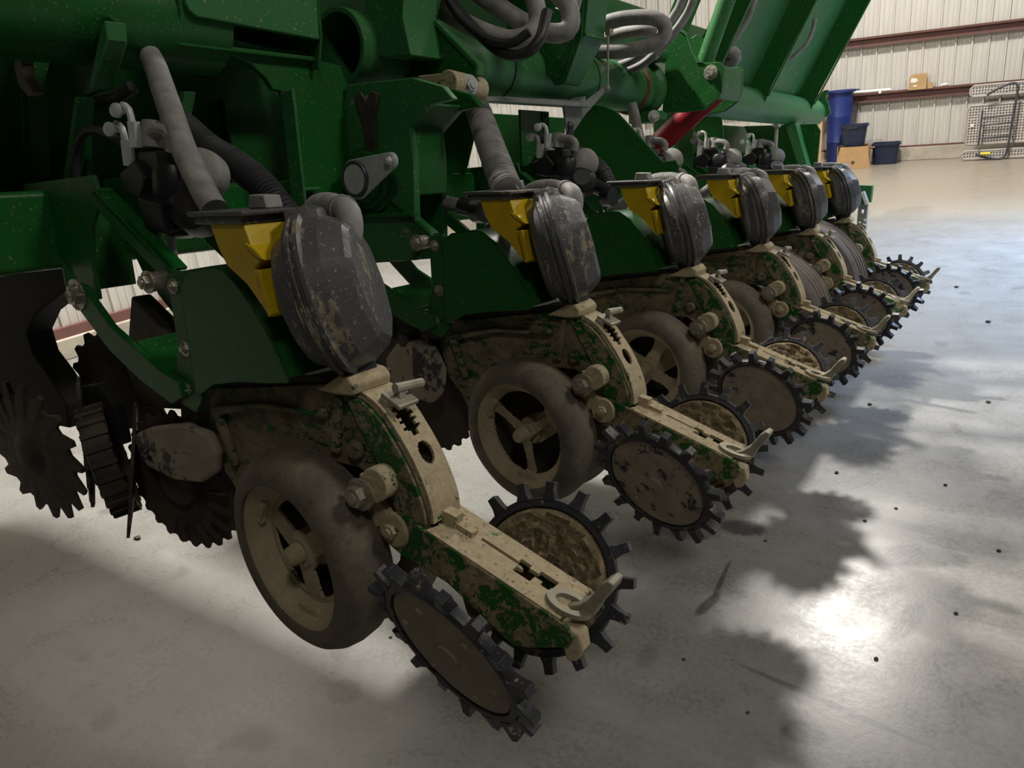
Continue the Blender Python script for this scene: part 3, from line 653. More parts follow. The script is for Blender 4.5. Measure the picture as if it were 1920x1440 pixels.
def front_tools(root, O):
    """opening coulter, row cleaners and mud cover ahead of the row unit"""
    m = MB(O); m.prism([(-1.64, -.53), (-1.56, -.50), (-1.43, -.47), (-1.35, -.48), (-1.33, -.52), (-1.345, -.565), (-1.41, -.600), (-1.50, -.612), (-1.60, -.60), (-1.63, -.57)], 'y', .846, .870); m.build('mud_cover', 'disc_mix', root, bevel=.010)
    m = MB(O); spiky(m, (-1.55, .900, -.640), (.18, -1, -.05), .170, 26, .012, .006, .1); m.build('coulter_disc', 'iron', root)
    m = MB(O)
    for q in range(22):
        a = 2 * PI * q / 22; m.box((-1.55 + .13 * math.cos(a), .893, -.64 + .13 * math.sin(a)), (.05, .006, .010), (.18, -1, -.05), -a)
    m.lathe([(0, .02), (.05, .018), (.055, 0)], (-1.55, .895, -.64), (.18, -1, -.05), 24); m.build('coulter_ribs', 'iron', root)
    m = MB(O); m.prism([(-1.62, -.30), (-1.42, -.38), (-1.40, -.50), (-1.50, -.56), (-1.58, -.52), (-1.56, -.42)], 'y', .93, .99); m.prism([(-1.75, -.24), (-1.60, -.33), (-1.62, -.50), (-1.80, -.52), (-1.83, -.42)], 'y', .96, 1.01); m.build('coulter_arm', 'iron', root, bevel=.006)
    # shark tooth row cleaners
    m = MB(O); spiky(m, (-2.10, .83, -.645), (.10, -1, -.10), .195, 17, .036, .009, .8, .01); m.build('row_cleaner_wheel', 'iron', root)
    m = MB(O); m.lathe([(0, .03), (.03, .028), (.05, .012), (.08, .006), (.09, 0)], (-2.10, .825, -.645), (.10, -1, -.10), 28); m.build('row_cleaner_hub', 'iron', root)
    m = MB(O); spiky(m, (-1.93, .88, -.605), (.46, .88, -.06), .165, 18, .028, .008, .7, .008); m.build('row_cleaner_wheel', 'iron', root)
    m = MB(O); m.lathe([(.125, -.03), (.135, -.026), (.135, .026), (.125, .03)], (-1.83, .88, -.635), (.46, .84, .16), 48, close=True)
    for q in range(24):
        a = 2 * PI * q / 24; u, v, w_ = frame_of((.46, .84, .16)); m.box(V((-1.83, .88, -.635)) + (u * math.cos(a) + v * math.sin(a)) * .135, (.012, .012, .06), w_, a)
    m.lathe([(0, .0), (.128, .0)], (-1.83, .88, -.635), (.46, .84, .16), 40); m.build('depth_ring', 'iron', root)
    m = MB(O); spiky(m, (-1.74, .885, -.64), (.50, .84, -.20), .165, 12, .020, .007, .7, .006); m.build('row_cleaner_wheel', 'iron', root)
    m = MB(O); spiky(m, (-2.02, 1.04, -.50), (.30, -1, -.10), .155, 16, .018, .007, .2); m.build('row_cleaner_wheel', 'iron', root)
    m = MB(O); m.prism([(-1.95, -.47), (-1.86, -.45), (-1.80, -.50), (-1.80, -.60), (-1.92, -.60)], 'y', .90, .93); m.prism([(-2.60, -.14), (-1.951, -.186), (-1.936, -.213), (-2.18, -.308), (-2.249, -.364), (-2.238, -.422), (-2.171, -.475), (-2.105, -.548), (-2.12, -.615), (-2.333, -.627), (-2.68, -.627)], 'y', .93, 1.0); m.build('row_cleaner_arm', 'dark', root, bevel=.006)  # larger prism is a dark mass, deep shade put into its colour

EO = V((-1.05, YC, -.88))
labels = ['nearest planter row unit, black dome and yellow hopper closest to the camera',
          'second planter row unit from the camera, three-spoke gauge wheel beside the silver pin plate',
          'third planter row unit from the camera, its gauge wheel centre with four holes',
          'fourth planter row unit from the camera, in front of the nearer ribbed transport tire',
          'fifth planter row unit from the camera, between the two ribbed transport tires',
          'farthest planter row unit, smallest in view beside the green stand bracket']
GROUP = 'row units hung along the planter toolbar'
uA, O = row_unit(3, 'disc', True); uB, _ = row_unit(3, 'disc_mix', False, False); uC, _ = row_unit(5, 'disc_mix')
units = [uA, uB, uC]
for k in range(3): units.append(copy_tree(uC))
for k, u in enumerate(units):
    u.location = to_world(O + V((0, PITCH * k, 0))); tag(u, labels[k], 'planter row unit', GROUP)
front_tools(uA, O)
m = MB(O); spiky(m, (-1.60, .96, -.60), (.25, -1, -.05), .165, 18, .016, .007, .2); c2 = m.build('coulter_disc', 'iron', units[1])
m = MB(O); m.prism([(-1.60, -.52), (-1.55, -.47), (-1.46, -.45), (-1.40, -.47), (-1.37, -.53), (-1.38, -.60), (-1.43, -.64), (-1.52, -.63), (-1.59, -.59)], 'y', .855, .875); m.build('mud_cover', 'disc_mix', units[1], bevel=.018)
m = MB(O); m.prism([(-1.78, -.36), (-1.66, -.33), (-1.50, -.40), (-1.48, -.50), (-1.60, -.56), (-1.74, -.52)], 'y', .885, .93); m.bolt((-1.62, .885, -.43), (0, -1, 0), .03, .03); m.bolt((-1.52, .885, -.46), (0, -1, 0), .022, .03); m.build('row_cleaner_arm', 'iron', units[1], bevel=.008)
m = MB(O); m.prism([(-1.70, -.36), (-1.44, -.44), (-1.42, -.60), (-1.52, -.66), (-1.62, -.62), (-1.72, -.50)], 'y', 1.0, 1.07); m.build('coulter_arm', 'disc', units[1], bevel=.01)
m = MB(O); spiky(m, (-1.50, .93, -.66), (.15, -1, -.05), .165, 24, .012, .007, .1); m.build('coulter_disc', 'iron', units[1])
for k in (2, 3, 4, 5):
    m = MB(O); spiky(m, (-1.56, .93, -.62), (.15, -1, -.05), .165, 24, .012, .007, .1); m.build('coulter_disc', 'iron', units[k])
# seed delivery hoses, each bent its own way
def hose(k, name, pts, r, mat, rib=0, seg=16):
    m = MB(O); m.tube(pts, r, seg, rib=rib, step=.015); return m.build(name, mat, units[k])
hose(0, 'seed_hose', [(-1.240, .86, -.042), (-1.280, .87, -.006), (-1.365, .90, .068), (-1.474, .95, .169), (-1.627, 1.03, .262), (-1.74, 1.08, .31)], .0235, 'hose')
hose(0, 'air_hose', [(-1.235, 1.03, -.120), (-1.262, 1.05, -.085), (-1.300, 1.05, -.045), (-1.35, 1.05, .000), (-1.42, 1.05, .040), (-1.50, 1.05, .075), (-1.60, 1.06, .13)], .030, 'hose_dark', .009)
hose(1, 'seed_hose', [(-1.128, .86, -.045), (-1.150, .88, -.030), (-1.208, .941, .005), (-1.32, 1.055, .082), (-1.509, 1.265, .188), (-1.66, 1.43, .262)], .037, 'hose', .011)
hose(1, 'air_hose', [(-1.60, 1.00, -.040), (-1.515, 1.00, -.060), (-1.417, 1.0, -.081), (-1.37, 1.0, -.088)], .019, 'hose', .008)
hose(2, 'air_hose', [(-1.57, 1.00, .090), (-1.545, 1.0, .045), (-1.495, 1.0, .010), (-1.429, 1.0, -.036), (-1.37, 1.0, -.062)], .0205, 'hose')
hose(2, 'air_hose', [(-1.70, 1.10, .12), (-1.576, 1.10, .080), (-1.484, 1.1, .040), (-1.406, 1.1, -.008), (-1.37, 1.1, -.07)], .033, 'hose_dark', .009)
hose(3, 'air_hose', [(-1.60, 1.0, .27), (-1.585, 1.0, .222), (-1.554, 1.0, .114), (-1.479, 1.0, .03), (-1.35, 1.0, -.046)], .022, 'hose', .009)
hose(4, 'air_hose', [(-1.62, 1.0, .15), (-1.577, 1.0, .10), (-1.447, 1.0, .035), (-1.334, 1.0, -.034)], .020, 'hose', .009)
for k in (1, 2):
    m = MB(O); m.cyl((-1.385, 1.0, -.085 if k == 1 else -.055), (-1.31, .99, -.10 if k == 1 else -.085), .026, 16); m.cyl((-1.33, .99, -.10), (-1.29, .98, -.10), .032, 16); m.build('hose_coupler', 'black_clean', units[k])
# black cables on the front parts of the nearest unit
for pts, rr in (([(-1.80, .90, -.02), (-1.72, .88, .0), (-1.64, .88, -.04), (-1.58, .89, -.075), (-1.53, .90, -.09)], .010), ([(-1.90, .95, .16), (-1.78, .95, .18), (-1.66, .96, .19), (-1.62, .97, .205)], .014),
                ([(-1.78, .90, .0), (-1.76, .90, .08), (-1.70, .90, .12), (-1.62, .90, .11), (-1.55, .91, .07)], .009), ([(-1.98, 1.30, .38), (-1.932, 1.3, .338), (-1.887, 1.3, .30), (-1.815, 1.3, .271)], .012)):
    hose(0, 'hydraulic_line', pts, rr, 'hose_dark')

# ------------------------------------------------------------------ planter frame
FO = V((-1.72, 2.6, -1.15)); PF = machine_root('planter_toolbar', FO); tag(PF, 'green steel planter toolbar frame carrying the row units', 'planter frame')
def part(name, fn, mat='green', bevel=.004, parent=None, **kw):
    m = MB(FO); fn(m); return m.build(name, mat, parent or PF, bevel=bevel, **kw)
TX, TZ = -1.72, .36
def pipe(m, y0, y1, r=.105, t=.014, x=TX, z=TZ):
    m.lathe([(r, 0), (r, y1 - y0), (r - t, y1 - y0), (r - t, 0)], (x, y0, z), (0, 1, 0), 64, close=True)
part('toolbar_tube', lambda m: pipe(m, -3.2, 1.24), 'green', .002)
part('toolbar_tube', lambda m: pipe(m, 1.66, 3.62), 'green_dusty', .002)
part('toolbar_tube', lambda m: pipe(m, 4.15, 6.86), 'green_dusty', .002)
# lower square toolbar the units bolt to
part('mounting_bar', lambda m: m.box((-1.88, 2.0, -.08), (.17, 10.0, .17)), 'green', .015)
# centre box plates near the tube start
part('box_panel', lambda m: m.prism([(1.112, .62), (1.112, .385), (1.118, .368), (1.135, .358), (1.487, .347), (1.50, .62)], 'x', -1.62, -1.60), 'green_dusty')
part('box_panel', lambda m: m.prism([(1.08, .62), (1.08, .335), (1.50, .29), (1.64, .29), (1.62, .62)], 'x', -1.84, -1.82))
part('box_panel', lambda m: (m.prism([(-1.84, .29), (-1.64, .29), (-1.61, .36), (-1.60, .62), (-1.84, .62)], 'y', 1.10, 1.112), m.prism([(-1.84, .28), (-1.62, .28), (-1.60, .36), (-1.60, .62), (-1.84, .62)], 'y', 1.49, 1.50), m.box((-1.73, 1.30, .305), (.20, .40, .012))))
part('arch_plate', lambda m: m.prism([(1.142, .345), (1.18, .305), (1.24, .298), (1.302, .280), (1.344, .250), (1.362, .224), (1.392, .222), (1.388, -.16), (1.50, -.16), (1.60, -.10), (1.62, .05), (1.64, .20), (1.60, .30)], 'x', -1.67, -1.65, [[(1.402, -.030), (1.452, -.030), (1.446, -.120), (1.398, -.118)]]), 'green')
part('stiffener', lambda m: m.box((-1.635, 1.392, .06), (.05, .010, .33)), 'green_dusty')
part('stiffener', lambda m: m.box((-1.640, 1.425, -.020), (.045, .065, .010)), 'green_dusty')
part('back_panel', lambda m: (m.prism([(.75, -.15), (1.70, -.15), (1.70, .30), (1.40, .36), (.75, .36)], 'x', -2.02, -2.0), m.box((-1.98, 1.345, .1), (.03, .012, .3)), m.box((-1.98, 1.445, .08), (.03, .012, .3))), 'green')
part('upper_panel', lambda m: m.prism([(1.3, .40), (2.9, .40), (2.9, 1.0), (1.3, 1.0)], 'x', -1.98, -1.96), 'green')
part('bright_brace', lambda m: m.prism([(-1.655, .205), (-1.635, .205), (-1.700, .095), (-1.712, .095)], 'y', 1.10, 1.13), 'green_dusty', .002)
part('arch_rib', lambda m: m.strip([(-1.66, .325), (-1.66, .318), (-1.655, .300)], 1.20, 1.50, .006), 'green')
# left hand brackets
part('drop_bracket', lambda m: (m.prism([(-1.93, .42), (-1.775, .39), (-1.79, .335), (-1.85, .318), (-1.87, .262), (-1.90, .24), (-1.95, .10), (-2.2, .0), (-2.3, .45)], 'y', .88, .90)), 'green')
part('drop_plate', lambda m: m.prism([(-1.80, .34), (-1.60, .335), (-1.575, .32), (-1.58, .29), (-1.665, .205), (-1.74, .195), (-1.80, .0), (-1.86, -.02), (-1.96, .02), (-1.90, .24)], 'y', .93, .945), 'green')
part('drop_plate_edge', lambda m: m.prism([(-1.585, .315), (-1.57, .32), (-1.575, .285), (-1.66, .200), (-1.672, .206)], 'y', .905, .95), 'green_dusty')
part('drop_plate_edge', lambda m: m.prism([(-1.735, .195), (-1.72, .19), (-1.84, .005), (-1.86, .01)], 'y', .905, .945), 'green')
part('clamp_bolt', lambda m: (m.prism([(-1.875, .265), (-1.855, .285), (-1.835, .265), (-1.838, .235), (-1.81, .205), (-1.84, .20), (-1.87, .225)], 'y', .860, .884), m.cyl((-1.835, .86, .25), (-1.80, .86, .25), .009, 12)), 'disc', .003)
part('side_plate', lambda m: m.prism([(-2.25, .02), (-1.96, .015), (-1.94, -.05), (-1.95, -.17), (-2.25, -.21)], 'y', .875, .885), 'green')
# pivot arm with pin
arm = [(-1.64, .250), (-1.640, .235), (-1.669, .153), (-1.716, .055), (-1.765, -.032), (-1.761, -.12), (-1.70, -.19), (-1.60, -.235), (-1.43, -.222), (-1.413, .042), (-1.418, .123), (-1.346, .175), (-1.267, .182), (-1.30, .215), (-1.40, .245)]
part('pivot_arm', lambda m: m.prism(arm, 'y', 1.60, 1.625), 'green_dusty')
part('pivot_arm', lambda m: m.prism([(a - .02, b - .01) for a, b in arm], 'y', 1.74, 1.765))
part('arm_web', lambda m: m.strip([(-1.42, -.05), (-1.418, .123), (-1.35, .175)], 1.625, 1.74, .01))
part('arm_cross_seam', lambda m: m.box((-1.53, 1.592, -.098), (.24, .016, .010)), 'green', .002)
part('arm_slot_rod', lambda m: (m.prism([(-1.600, .215), (-1.575, .225), (-1.555, .200), (-1.535, .225), (-1.510, .215), (-1.53, .165), (-1.540, .05), (-1.572, .05), (-1.578, .14)], 'y', 1.588, 1.60)), 'iron', .003)
part('pin_collar', lambda m: m.lathe([(.060, 0), (.062, .012), (.072, .012), (.074, .024), (.084, .026), (.086, .04)][::-1] and [(.0, .050), (.056, .050), (.060, .030), (.074, .028), (.078, .012), (.090, .010), (.094, 0)], (-1.575, 1.60, -.004), (0, -1, 0), 48), 'green', .001)
part('pin', lambda m: m.lathe([(.0, .070), (.040, .070), (.044, .064), (.044, .0)], (-1.568, 1.60, .0), (0, -1, 0), 40), 'zinc', .001)
part('pin_ring', lambda m: m.lathe([(.040, .071), (.046, .073), (.049, .068), (.049, .056)], (-1.568, 1.60, .0), (0, -1, 0), 40, close=True), 'gunmetal', 0)
def keeper(m):
    pts = []
    for q in range(13): a = math.radians(100 + 180 * q / 12 + 10); pts.append((-1.568 + .054 * math.cos(a), .0 + .054 * math.sin(a)))
    for q in range(9): a = math.radians(-75 + 165 * q / 8); pts.append((-1.438 + .022 * math.cos(a), .042 + .022 * math.sin(a)))
    m.prism(pts, 'y', 1.536, 1.546)
part('pin_keeper', keeper, 'zinc', .002); part('keeper_bolt', lambda m: m.bolt((-1.438, 1.536, .042), (0, -1, 0), .012, .012), 'zinc', .001)
# gusset round the tube
part('tube_gusset', lambda m: m.prism([(-1.80, .60), (-1.767, .344), (-1.70, .275), (-1.58, .262), (-1.52, .232), (-1.42, .235), (-1.385, .268), (-1.375, .292), (-1.526, .425), (-1.50, .50), (-1.49, .62)], 'y', 1.86, 1.875), 'green')
part('gusset_edge', lambda m: m.prism([(-1.385, .262), (-1.372, .266), (-1.370, .296), (-1.515, .428), (-1.528, .420), (-1.384, .290)], 'y', 1.850, 1.880), 'green_dusty')
part('gusset_box', lambda m: m.prism([(-1.66, .60), (-1.655, .335), (-1.59, .325), (-1.50, .32), (-1.52, .42), (-1.48, .60)], 'y', 1.72, 1.86), 'green_dusty')
part('link_lug', lambda m: (m.cyl((-1.42, 1.77, .245), (-1.42, 1.92, .235), .035, 24), m.prism([(-1.60, .28), (-1.42, .275), (-1.40, .22), (-1.58, .22)], 'y', 1.80, 1.86)), 'crust')
part('lug_bolt', lambda m: m.bolt((-1.388, 1.83, .24), (1, -.3, 0), .018, .016), 'zinc', .001)
part('arm_hanger', lambda m: m.prism([(-1.79, .26), (-1.74, .25), (-1.70, .235), (-1.80, -.02), (-1.95, -.03), (-2.04, -.01), (-2.04, .16), (-1.94, .25)], 'y', 2.30, 2.315), 'green')
# strap and gusset
part('strap_gusset', lambda m: m.prism([(-1.80, .70), (-1.449, .70), (-1.449, .573), (-1.462, .453), (-1.532, .308), (-1.578, .300), (-1.70, .46), (-1.78, .47)], 'y', 2.60, 2.612), 'green')
part('strap', lambda m: m.prism([(-1.42, .72), (-1.455, .46), (-1.560, .31), (-1.585, .31), (-1.478, .465), (-1.445, .72)], 'y', 2.612, 2.76), 'green_dusty')
part('strap_seam', lambda m: m.box((-1.452, 2.686, .463), (.010, .150, .010)), 'green_dusty', .001)
part('gusset_bolt', lambda m: (m.bolt((-1.50, 2.60, .50), (0, -1, 0), .012, .008), m.tube([(-1.56, 2.59, .56), (-1.48, 2.59, .53), (-1.475, 2.59, .50), (-1.485, 2.59, .47)], .003, 6)), 'zinc', 0)
part('stay_cable', lambda m: (m.cyl((-1.434, 2.75, .484), (-1.436, 2.75, .290), .004, 8), m.lathe([(0, .008), (.010, .006), (.012, 0)], (-1.436, 2.745, .288), (0, -1, 0), 12), m.box((-1.434, 2.76, .484), (.02, .03, .02))), 'steel', 0)
part('angle_bracket', lambda m: (m.prism([(2.103, .232), (2.829, .240), (2.873, .262), (2.873, .282), (2.829, .262), (2.103, .248)], 'x', -1.66, -1.60), m.prism([(2.103, .226), (2.84, .235), (2.84, .250), (2.103, .240)], 'x', -1.60, -1.56)), 'bracket', .002)
part('angle_bracket', lambda m: m.prism([(2.62, .25), (2.84, .250), (3.03, .325), (3.05, .340), (3.03, .300), (2.86, .205), (2.76, .135), (2.72, .145), (2.70, .23)], 'x', -1.608, -1.60), 'bracket', .002)
part('valve_plate', lambda m: (m.box((-1.66, 2.58, .12), (.010, .20, .20)), m.bolt((-1.65, 2.64, .20), (1, 0, 0), .012, .008), m.bolt((-1.65, 2.66, .07), (1, 0, 0), .012, .008)), 'green', .002)
part('turnbuckle', lambda m: (m.cyl((-1.60, 2.74, .16), (-1.60, 2.74, .10), .016, 12), m.tube([(-1.60, 2.74, .10), (-1.60, 2.74, -.02)], .012, 10, rib=.016), m.lathe([(0, .02), (.018, .012), (.018, 0)], (-1.60, 2.74, .165), (.5, -1, 0), 12)), 'gunmetal', 0)
for yb in (3.02, 2.40): part('tube_band', lambda m: m.lathe([(.1055, 0), (.1085, .003), (.1055, .009)], (TX, yb, TZ), (0, 1, 0), 60), 'dark', 0)
# hinge
part('tube_flange', lambda m: m.lathe([(.106, 0), (.118, .004), (.122, .03), (.112, .05), (.112, .10), (.13, .12), (.13, .15)], (TX, 3.50, TZ), (0, 1, 0), 64), 'green_dusty', 0)
part('rust_ring', lambda m: m.lathe([(.1065, 0), (.116, .004), (.118, .022), (.106, .03)], (TX, 3.485, TZ), (0, 1, 0), 64), mud_mat('rusty_grease', (.09, .035, .012), (.22, .13, .06), 25, .003), 0)
for z in (TZ + .135, TZ - .135):
    part('clevis', lambda m: (m.box((-1.66, 3.58, z), (.14, .12, .05)), m.cyl((-1.60, 3.50, z), (-1.60, 3.62, z), .028, 18)), 'green_dusty', .006)
    part('clevis_bolt', lambda m: m.bolt((-1.59, 3.50, z), (.6, -1, 0), .017, .016), 'zinc', 0)
hp = [(-1.62, .245), (-1.60, .60), (-1.56, .62), (-1.505, .58), (-1.475, .50), (-1.45, .455), (-1.42, .450), (-1.34, .447), (-1.325, .43), (-1.325, .315), (-1.345, .285), (-1.411, .245), (-1.50, .24)]
part('hinge_plate', lambda m: m.prism(hp, 'y', 3.66, 3.685), 'green'); part('hinge_plate', lambda m: m.prism(hp, 'y', 3.93, 3.955), 'green')
part('hinge_web', lambda m: m.strip([(-1.345, .285), (-1.325, .315), (-1.325, .43), (-1.42, .450)], 3.685, 3.93, .012), 'green_dusty')
part('hinge_rim', lambda m: m.strip([(-1.60, .60), (-1.56, .62), (-1.505, .58), (-1.475, .50), (-1.45, .455), (-1.42, .450)], 3.655, 3.69, .008), 'green_dusty', 0)
part('hinge_pin', lambda m: (m.lathe([(0, .02), (.018, .02), (.02, .008), (.032, .006), (.034, 0)], (-1.38, 3.66, .405), (0, -1, 0), 28)), 'zincmud', 0)
part('lift_strut', lambda m: m.tube([(-1.49, 3.80, .40), (-1.28, 3.80, .95)], .040, 20, smooth=False), 'green_dusty', 0)
# red hydraulic cylinder
part('hydraulic_cylinder', lambda m: (m.cyl((-1.40, 3.80, .335), (-1.735, 3.78, .072), .056, 36)), 'red', .004)
part('cylinder_rod', lambda m: m.cyl((-1.40, 3.80, .335), (-1.34, 3.80, .382), .03, 20), 'red', 0)
# dark side panel below the tube
part('wing_panel', lambda m: m.prism([(-1.75, .28), (-1.60, .25), (-1.54, .225), (-1.36, .045), (-1.33, .015), (-1.275, .02), (-1.262, .0), (-1.275, -.07), (-1.55, -.08), (-1.80, -.05)], 'y', 3.02, 3.035), 'green')
part('post_plate', lambda m: (m.prism([(-1.80, .27), (-1.58, .25), (-1.58, -.10), (-1.80, -.10)], 'y', 3.96, 3.975, [[(-1.71, .18), (-1.66, .175), (-1.66, .085), (-1.71, .085)]]), m.bolt((-1.745, 3.96, .12), (0, -1, 0), .014, .01)), 'green_dusty')
part('post_plate', lambda m: m.prism([(-1.85, .27), (-1.60, .25), (-1.56, .0), (-1.60, -.14), (-1.85, -.14)], 'y', 4.42, 4.435), 'green')
part('post_plate', lambda m: m.prism([(-2.06, .27), (-1.52, .25), (-1.49, .20), (-1.50, -.10), (-1.60, -.16), (-1.80, -.06), (-1.98, .10)], 'y', 6.2, 6.22), 'green')
part('post_plate', lambda m: m.prism([(-1.72, .27), (-1.64, .26), (-1.50, -.16), (-1.56, -.16)], 'y', 6.08, 6.2), 'green_dusty')
part('lift_pin', lambda m: (m.cyl((-1.62, 5.55, .24), (-1.62, 5.55, .05), .012, 10), m.box((-1.62, 5.55, .23), (.04, .05, .02))), 'steel', 0)
# folded wing arms: inclined side plates with webs between
def incl(y, th=.016):
    a = [(-1.80, .30), (-1.795, .36), (-1.731 + .506 * -.03, .455), (-1.731 + .506 * .70, 1.185), (-1.566 + .517 * .70, 1.185), (-1.566 + .517 * -.03, .455), (-1.612, .37), (-1.66, .265)]
    return lambda m: m.prism(a, 'y', y, y + th)
for y in (4.24, 5.25, 6.40):
    part('wing_side_plate', incl(y), 'green')
    part('plate_edge', (lambda yy: lambda m: m.prism([(-1.600, .40), (-1.590, .40), (-1.566 + .517 * .70 + .010, 1.185), (-1.566 + .517 * .70 - .002, 1.185)], 'y', yy - .003, yy + .018))(y), 'green_dusty', 0)
for y0, y1 in ((4.256, 5.25), (5.266, 6.40)):
    part('wing_web', (lambda a_, b_: lambda m: m.prism([(-1.78, .36), (-1.77, .36), (-1.731 + .506 * .70 + .01, 1.185), (-1.731 + .506 * .70, 1.185)], 'y', a_, b_))(y0, y1), 'green_dusty', 0)
part('wing_web', lambda m: m.prism([(-1.78, .60), (-1.77, .60), (-1.50, 1.18), (-1.51, 1.18)], 'y', 3.955, 4.24), 'green', 0)
part('end_gusset', lambda m: m.prism([(-1.76, .47), (-1.63, .53), (-1.60, .53), (-1.62, .47), (-1.60, .44), (-1.575, .35), (-1.60, .33), (-1.70, .30), (-1.80, .30)], 'y', 6.85, 6.865), 'green_dusty')
part('rear_panel', lambda m: m.prism([(2.9, -.20), (3.62, -.20), (3.62, .26), (2.9, .26)], 'x', -2.16, -2.14), 'green')
part('rear_panel', lambda m: m.prism([(4.9, -.24), (8.3, -.10), (8.3, .27), (4.9, .27)], 'x', -2.10, -2.08), 'green')
part('rear_panel', lambda m: m.prism([(1.70, -.20), (2.62, -.20), (2.62, .31), (1.70, .31)], 'x', -2.16, -2.14), 'green')
part('seal_strip', lambda m: m.box((-2.12, 2.4, .16), (.02, .9, .012)), 'red', 0)
# upper beams closing the view over the near units
part('upper_beam', lambda m: m.box((-2.05, 2.3, .70), (.18, 11.0, .26)), 'green', .01)
part('cross_beam', lambda m: m.box((-2.3, 2.2, .30), (.7, .12, .16)), 'green', .01)
part('parking_stand', lambda m: (m.prism([(-1.098, -.193), (-1.075, -.178), (-1.0, -.182), (-1.003, -.290), (-1.074, -.303), (-1.090, -.27)], 'y', 5.60, 5.66)), 'green_dusty', .003)
part('stand_leg', lambda m: (m.prism([(-1.078, -.30), (-1.022, -.292), (-1.022, -.85), (-1.078, -.85)], 'y', 5.61, 5.65, [[(-1.06, -.335), (-1.04, -.335), (-1.04, -.36), (-1.06, -.36)]])), 'bracket', .002)
part('stand_pin', lambda m: m.cyl((-1.05, 5.58, -.22), (-1.02, 5.60, -.30), .014, 10), 'white', 0)
part('stand_arm', lambda m: m.prism([(-1.60, -.55), (-1.02, -.50), (-1.02, -.56), (-1.60, -.62)], 'y', 5.62, 5.64), 'green', .002)

# unseen blocks added above the frame (they throw the broad shadows on the floor)
part('unseen_shade_block', lambda m: m.prism([(-3.9, 1.0), (-2.1, 1.0), (-1.9, 1.15), (-1.9, 1.6), (-4.1, 1.6), (-4.1, 1.15)], 'y', -2.6, 1.80), 'yellow', .05)
part('unseen_shade_bar', lambda m: m.box((-2.55, 5.0, 2.0), (2.1, 1.3, .45)), 'green', .02)
part('unseen_shade_beam', lambda m: m.box((-2.1, 2.11, 1.20), (2.6, .36, .16)), 'green', .01)
part('unseen_shade_beam', lambda m: m.box((-1.75, 2.86, 1.26), (1.1, .20, .14)), 'green', .01)
# transport wheels
def transport(y, X, Z, label):
    r = machine_root('transport_wheel', (X, y, Z - .40)); OO = V((X, y, Z - .40)); tag(r, label, 'wheel', 'ribbed transport wheels between the far row units')
    m = MB(OO); prof = [(.23, -.125), (.30, -.150), (.36, -.152), (.382, -.140), (.390, -.125)]
    for g in (-.075, -.025, .025, .075): prof += [(.397, g - .014), (.386, g - .009), (.386, g + .009), (.397, g + .014)] 
    prof = prof[:5] + [(.396, -.100)] + prof[5:] + [(.396, .100), (.390, .125), (.382, .140), (.36, .152), (.30, .150), (.23, .125)]
    m.lathe(prof, (X, y, Z), (0, 1, 0), 96, close=True); m.build('tire', 'treadtire', r, sharp=25)
    m = MB(OO); m.lathe([(.23, -.12), (.235, .12), (.20, .10), (.19, -.06), (.12, -.03), (.05, -.05), (0, -.05)], (X, y, Z), (0, 1, 0), 48); m.build('wheel_rim', 'iron', r)
    m = MB(OO); m.cyl((X, y - .06, Z), (X, y + .16, Z), .04, 20)
    for q in range(6): m.bolt((X + .08 * math.cos(q * PI / 3), y - .04, Z + .08 * math.sin(q * PI / 3)), (0, -1, 0), .012, .014)
    m.build('hub', 'zincmud', r)
transport(3.62, -1.17, -.765, 'nearer ribbed transport tire behind the fourth row unit')
transport(4.36, -1.17, -.690, 'farther ribbed transport tire behind the fifth row unit')

# hydraulic hose loops hanging over the toolbar
def loop(pts, r, label, group, mat='hose'):
    c = sum((V(p) for p in pts), V()) / len(pts); rt = machine_root('hydraulic_hose', c); m = MB(c); m.tube(pts, r, 16, step=.015); m.build('hose_line', mat, rt); tag(rt, label, 'hose', group); return rt
G1 = 'hoses looped over the near toolbar tube'; G2 = 'hoses coiled behind the toolbar strap'; G3 = 'hoses on the folded wing arms'
loop([(-1.70, 2.05, .72), (-1.62, 2.10, .60), (-1.50, 2.18, .49), (-1.40, 2.24, .425), (-1.33, 2.28, .425), (-1.34, 2.30, .50), (-1.42, 2.30, .58), (-1.50, 2.3, .70)], .030, 'thick dusty grey hose, outermost bend above the toolbar tube', G1)
loop([(-1.74, 2.0, .66), (-1.68, 2.0, .54), (-1.58, 2.02, .465), (-1.46, 2.06, .40), (-1.38, 2.08, .385), (-1.34, 2.12, .43), (-1.38, 2.14, .56)], .028, 'thick dusty grey hose just below the outermost bend', G1)
loop([(-1.66, 1.97, .70), (-1.57, 1.97, .53), (-1.47, 1.97, .415), (-1.37, 1.97, .335), (-1.30, 1.98, .325), (-1.26, 2.00, .36), (-1.27, 2.06, .44)], .016, 'thin black hose hanging lowest across the toolbar tube', G1, 'hose_dark')
loop([(-1.60, 1.93, .72), (-1.53, 1.93, .50), (-1.43, 1.94, .39), (-1.34, 1.96, .355), (-1.28, 1.98, .38)], .013, 'thin black hose just above the lowest hanging one', G1, 'hose_dark')
loop([(-1.26, 2.42, .78), (-1.33, 2.42, .66), (-1.36, 2.42, .58), (-1.39, 2.42, .50)], .018, 'short grey hose rising right of the big bend', G1)
loop([(-1.70, 3.1, .560), (-1.60, 3.1, .585), (-1.50, 3.12, .588), (-1.42, 3.14, .575), (-1.39, 3.16, .545), (-1.40, 3.16, .50), (-1.46, 3.14, .475), (-1.56, 3.1, .465), (-1.68, 3.1, .480)], .030, 'grey hose making the widest loop behind the strap', G2)
loop([(-1.70, 3.2, .535), (-1.58, 3.2, .550), (-1.50, 3.2, .550), (-1.45, 3.22, .540)], .027, 'grey hose inside the widest loop behind the strap', G2)
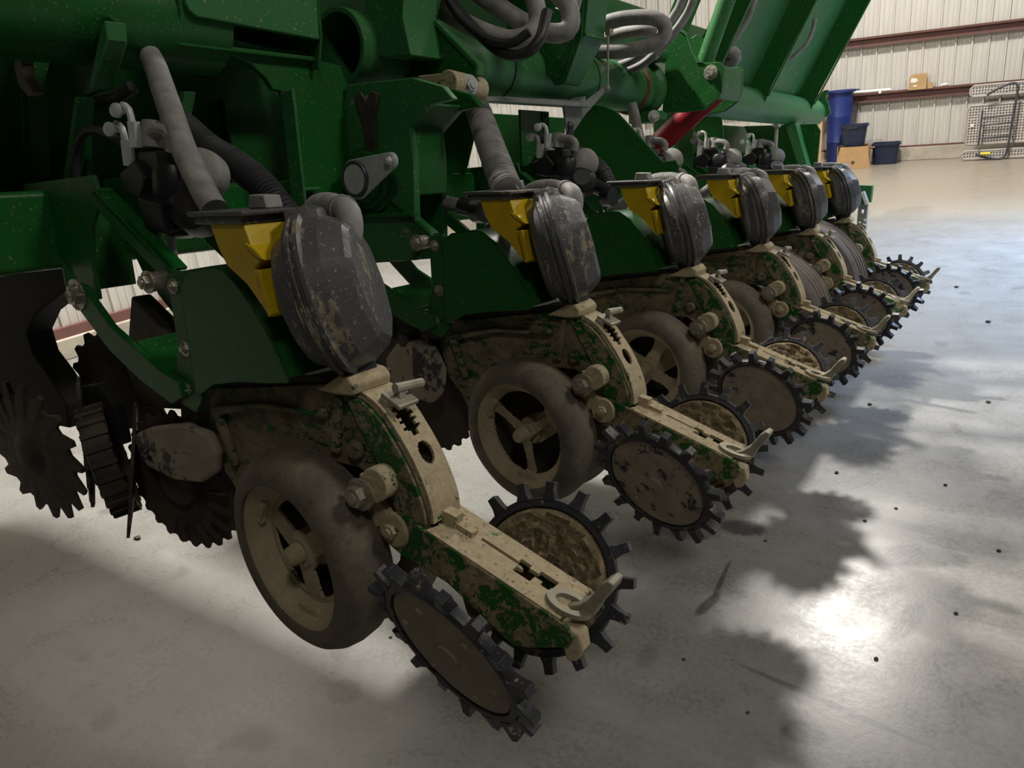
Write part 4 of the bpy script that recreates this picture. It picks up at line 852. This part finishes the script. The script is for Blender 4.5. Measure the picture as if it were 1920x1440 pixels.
loop([(-1.34, 3.3, .78), (-1.378, 3.3, .655), (-1.414, 3.3, .600), (-1.491, 3.3, .525), (-1.591, 3.3, .455), (-1.72, 3.3, .43)], .018, 'dark hose with crimped end running down beside the hinge, left one', G2, 'hose')
loop([(-1.31, 3.34, .77), (-1.348, 3.34, .650), (-1.39, 3.34, .585), (-1.47, 3.34, .505), (-1.57, 3.34, .435), (-1.68, 3.34, .41)], .018, 'dark hose with crimped end running down beside the hinge, right one', G2, 'hose')
loop([(-1.38, 4.30, .86), (-1.42, 4.3, .74), (-1.47, 4.3, .66), (-1.56, 4.3, .55), (-1.66, 4.3, .50)], .016, 'grey hose hanging in front of the first wing arm', G3)
loop([(-1.66, 4.3, .66), (-1.58, 4.3, .60), (-1.50, 4.32, .555), (-1.53, 4.34, .52), (-1.62, 4.34, .52)], .034, 'thick grey hose bend beside the hinge plate', G3)
loop([(-1.46, 5.75, .90), (-1.47, 5.75, .83), (-1.50, 5.75, .76), (-1.56, 5.75, .70), (-1.63, 5.75, .66)], .013, 'thin grey hose hanging between the last two wing arms', G3)

# crumbs of soil on the floor
def clod(x, y, r_):
    bm = bmesh.new(); bmesh.ops.create_icosphere(bm, subdivisions=2, radius=r_); rnd = random.Random(int(x * 1000 + y * 77))
    m = MB(); m.add([(v.co.x * (1 + rnd.uniform(-.25, .25)), v.co.y * (1 + rnd.uniform(-.25, .25)), r_ * .45 + v.co.z * .5 * (1 + rnd.uniform(-.2, .2))) for v in bm.verts], [tuple(v.index for v in f.verts) for f in bm.faces]); bm.free()
    o = m.build('soil_crumb', 'iron'); o.location = (x, y, 0); tag(o, 'tiny dark crumb of dried soil on the concrete floor', 'soil crumb', 'soil crumbs scattered on the floor')
for x, y, r_ in ((-1.01, 1.79, .010), (-2.96, 1.32, .014), (-.70, 2.35, .006), (-.22, 3.0, .007), (-.35, 2.75, .006), (-.62, 3.7, .010), (-.50, 1.55, .005), (-.1, 2.2, .006), (-.43, 2.62, .006), (-.02, 2.6, .007), (-.72, 1.66, .005), (-.15, 3.9, .010), (-.6, 2.95, .008), (-.25, 5.2, .014), (-.5, 6.0, .014), (-.8, 5.4, .012), (-1.56, 1.34, .005), (-.26, 1.9, .006)):
    clod(x, y, r_)
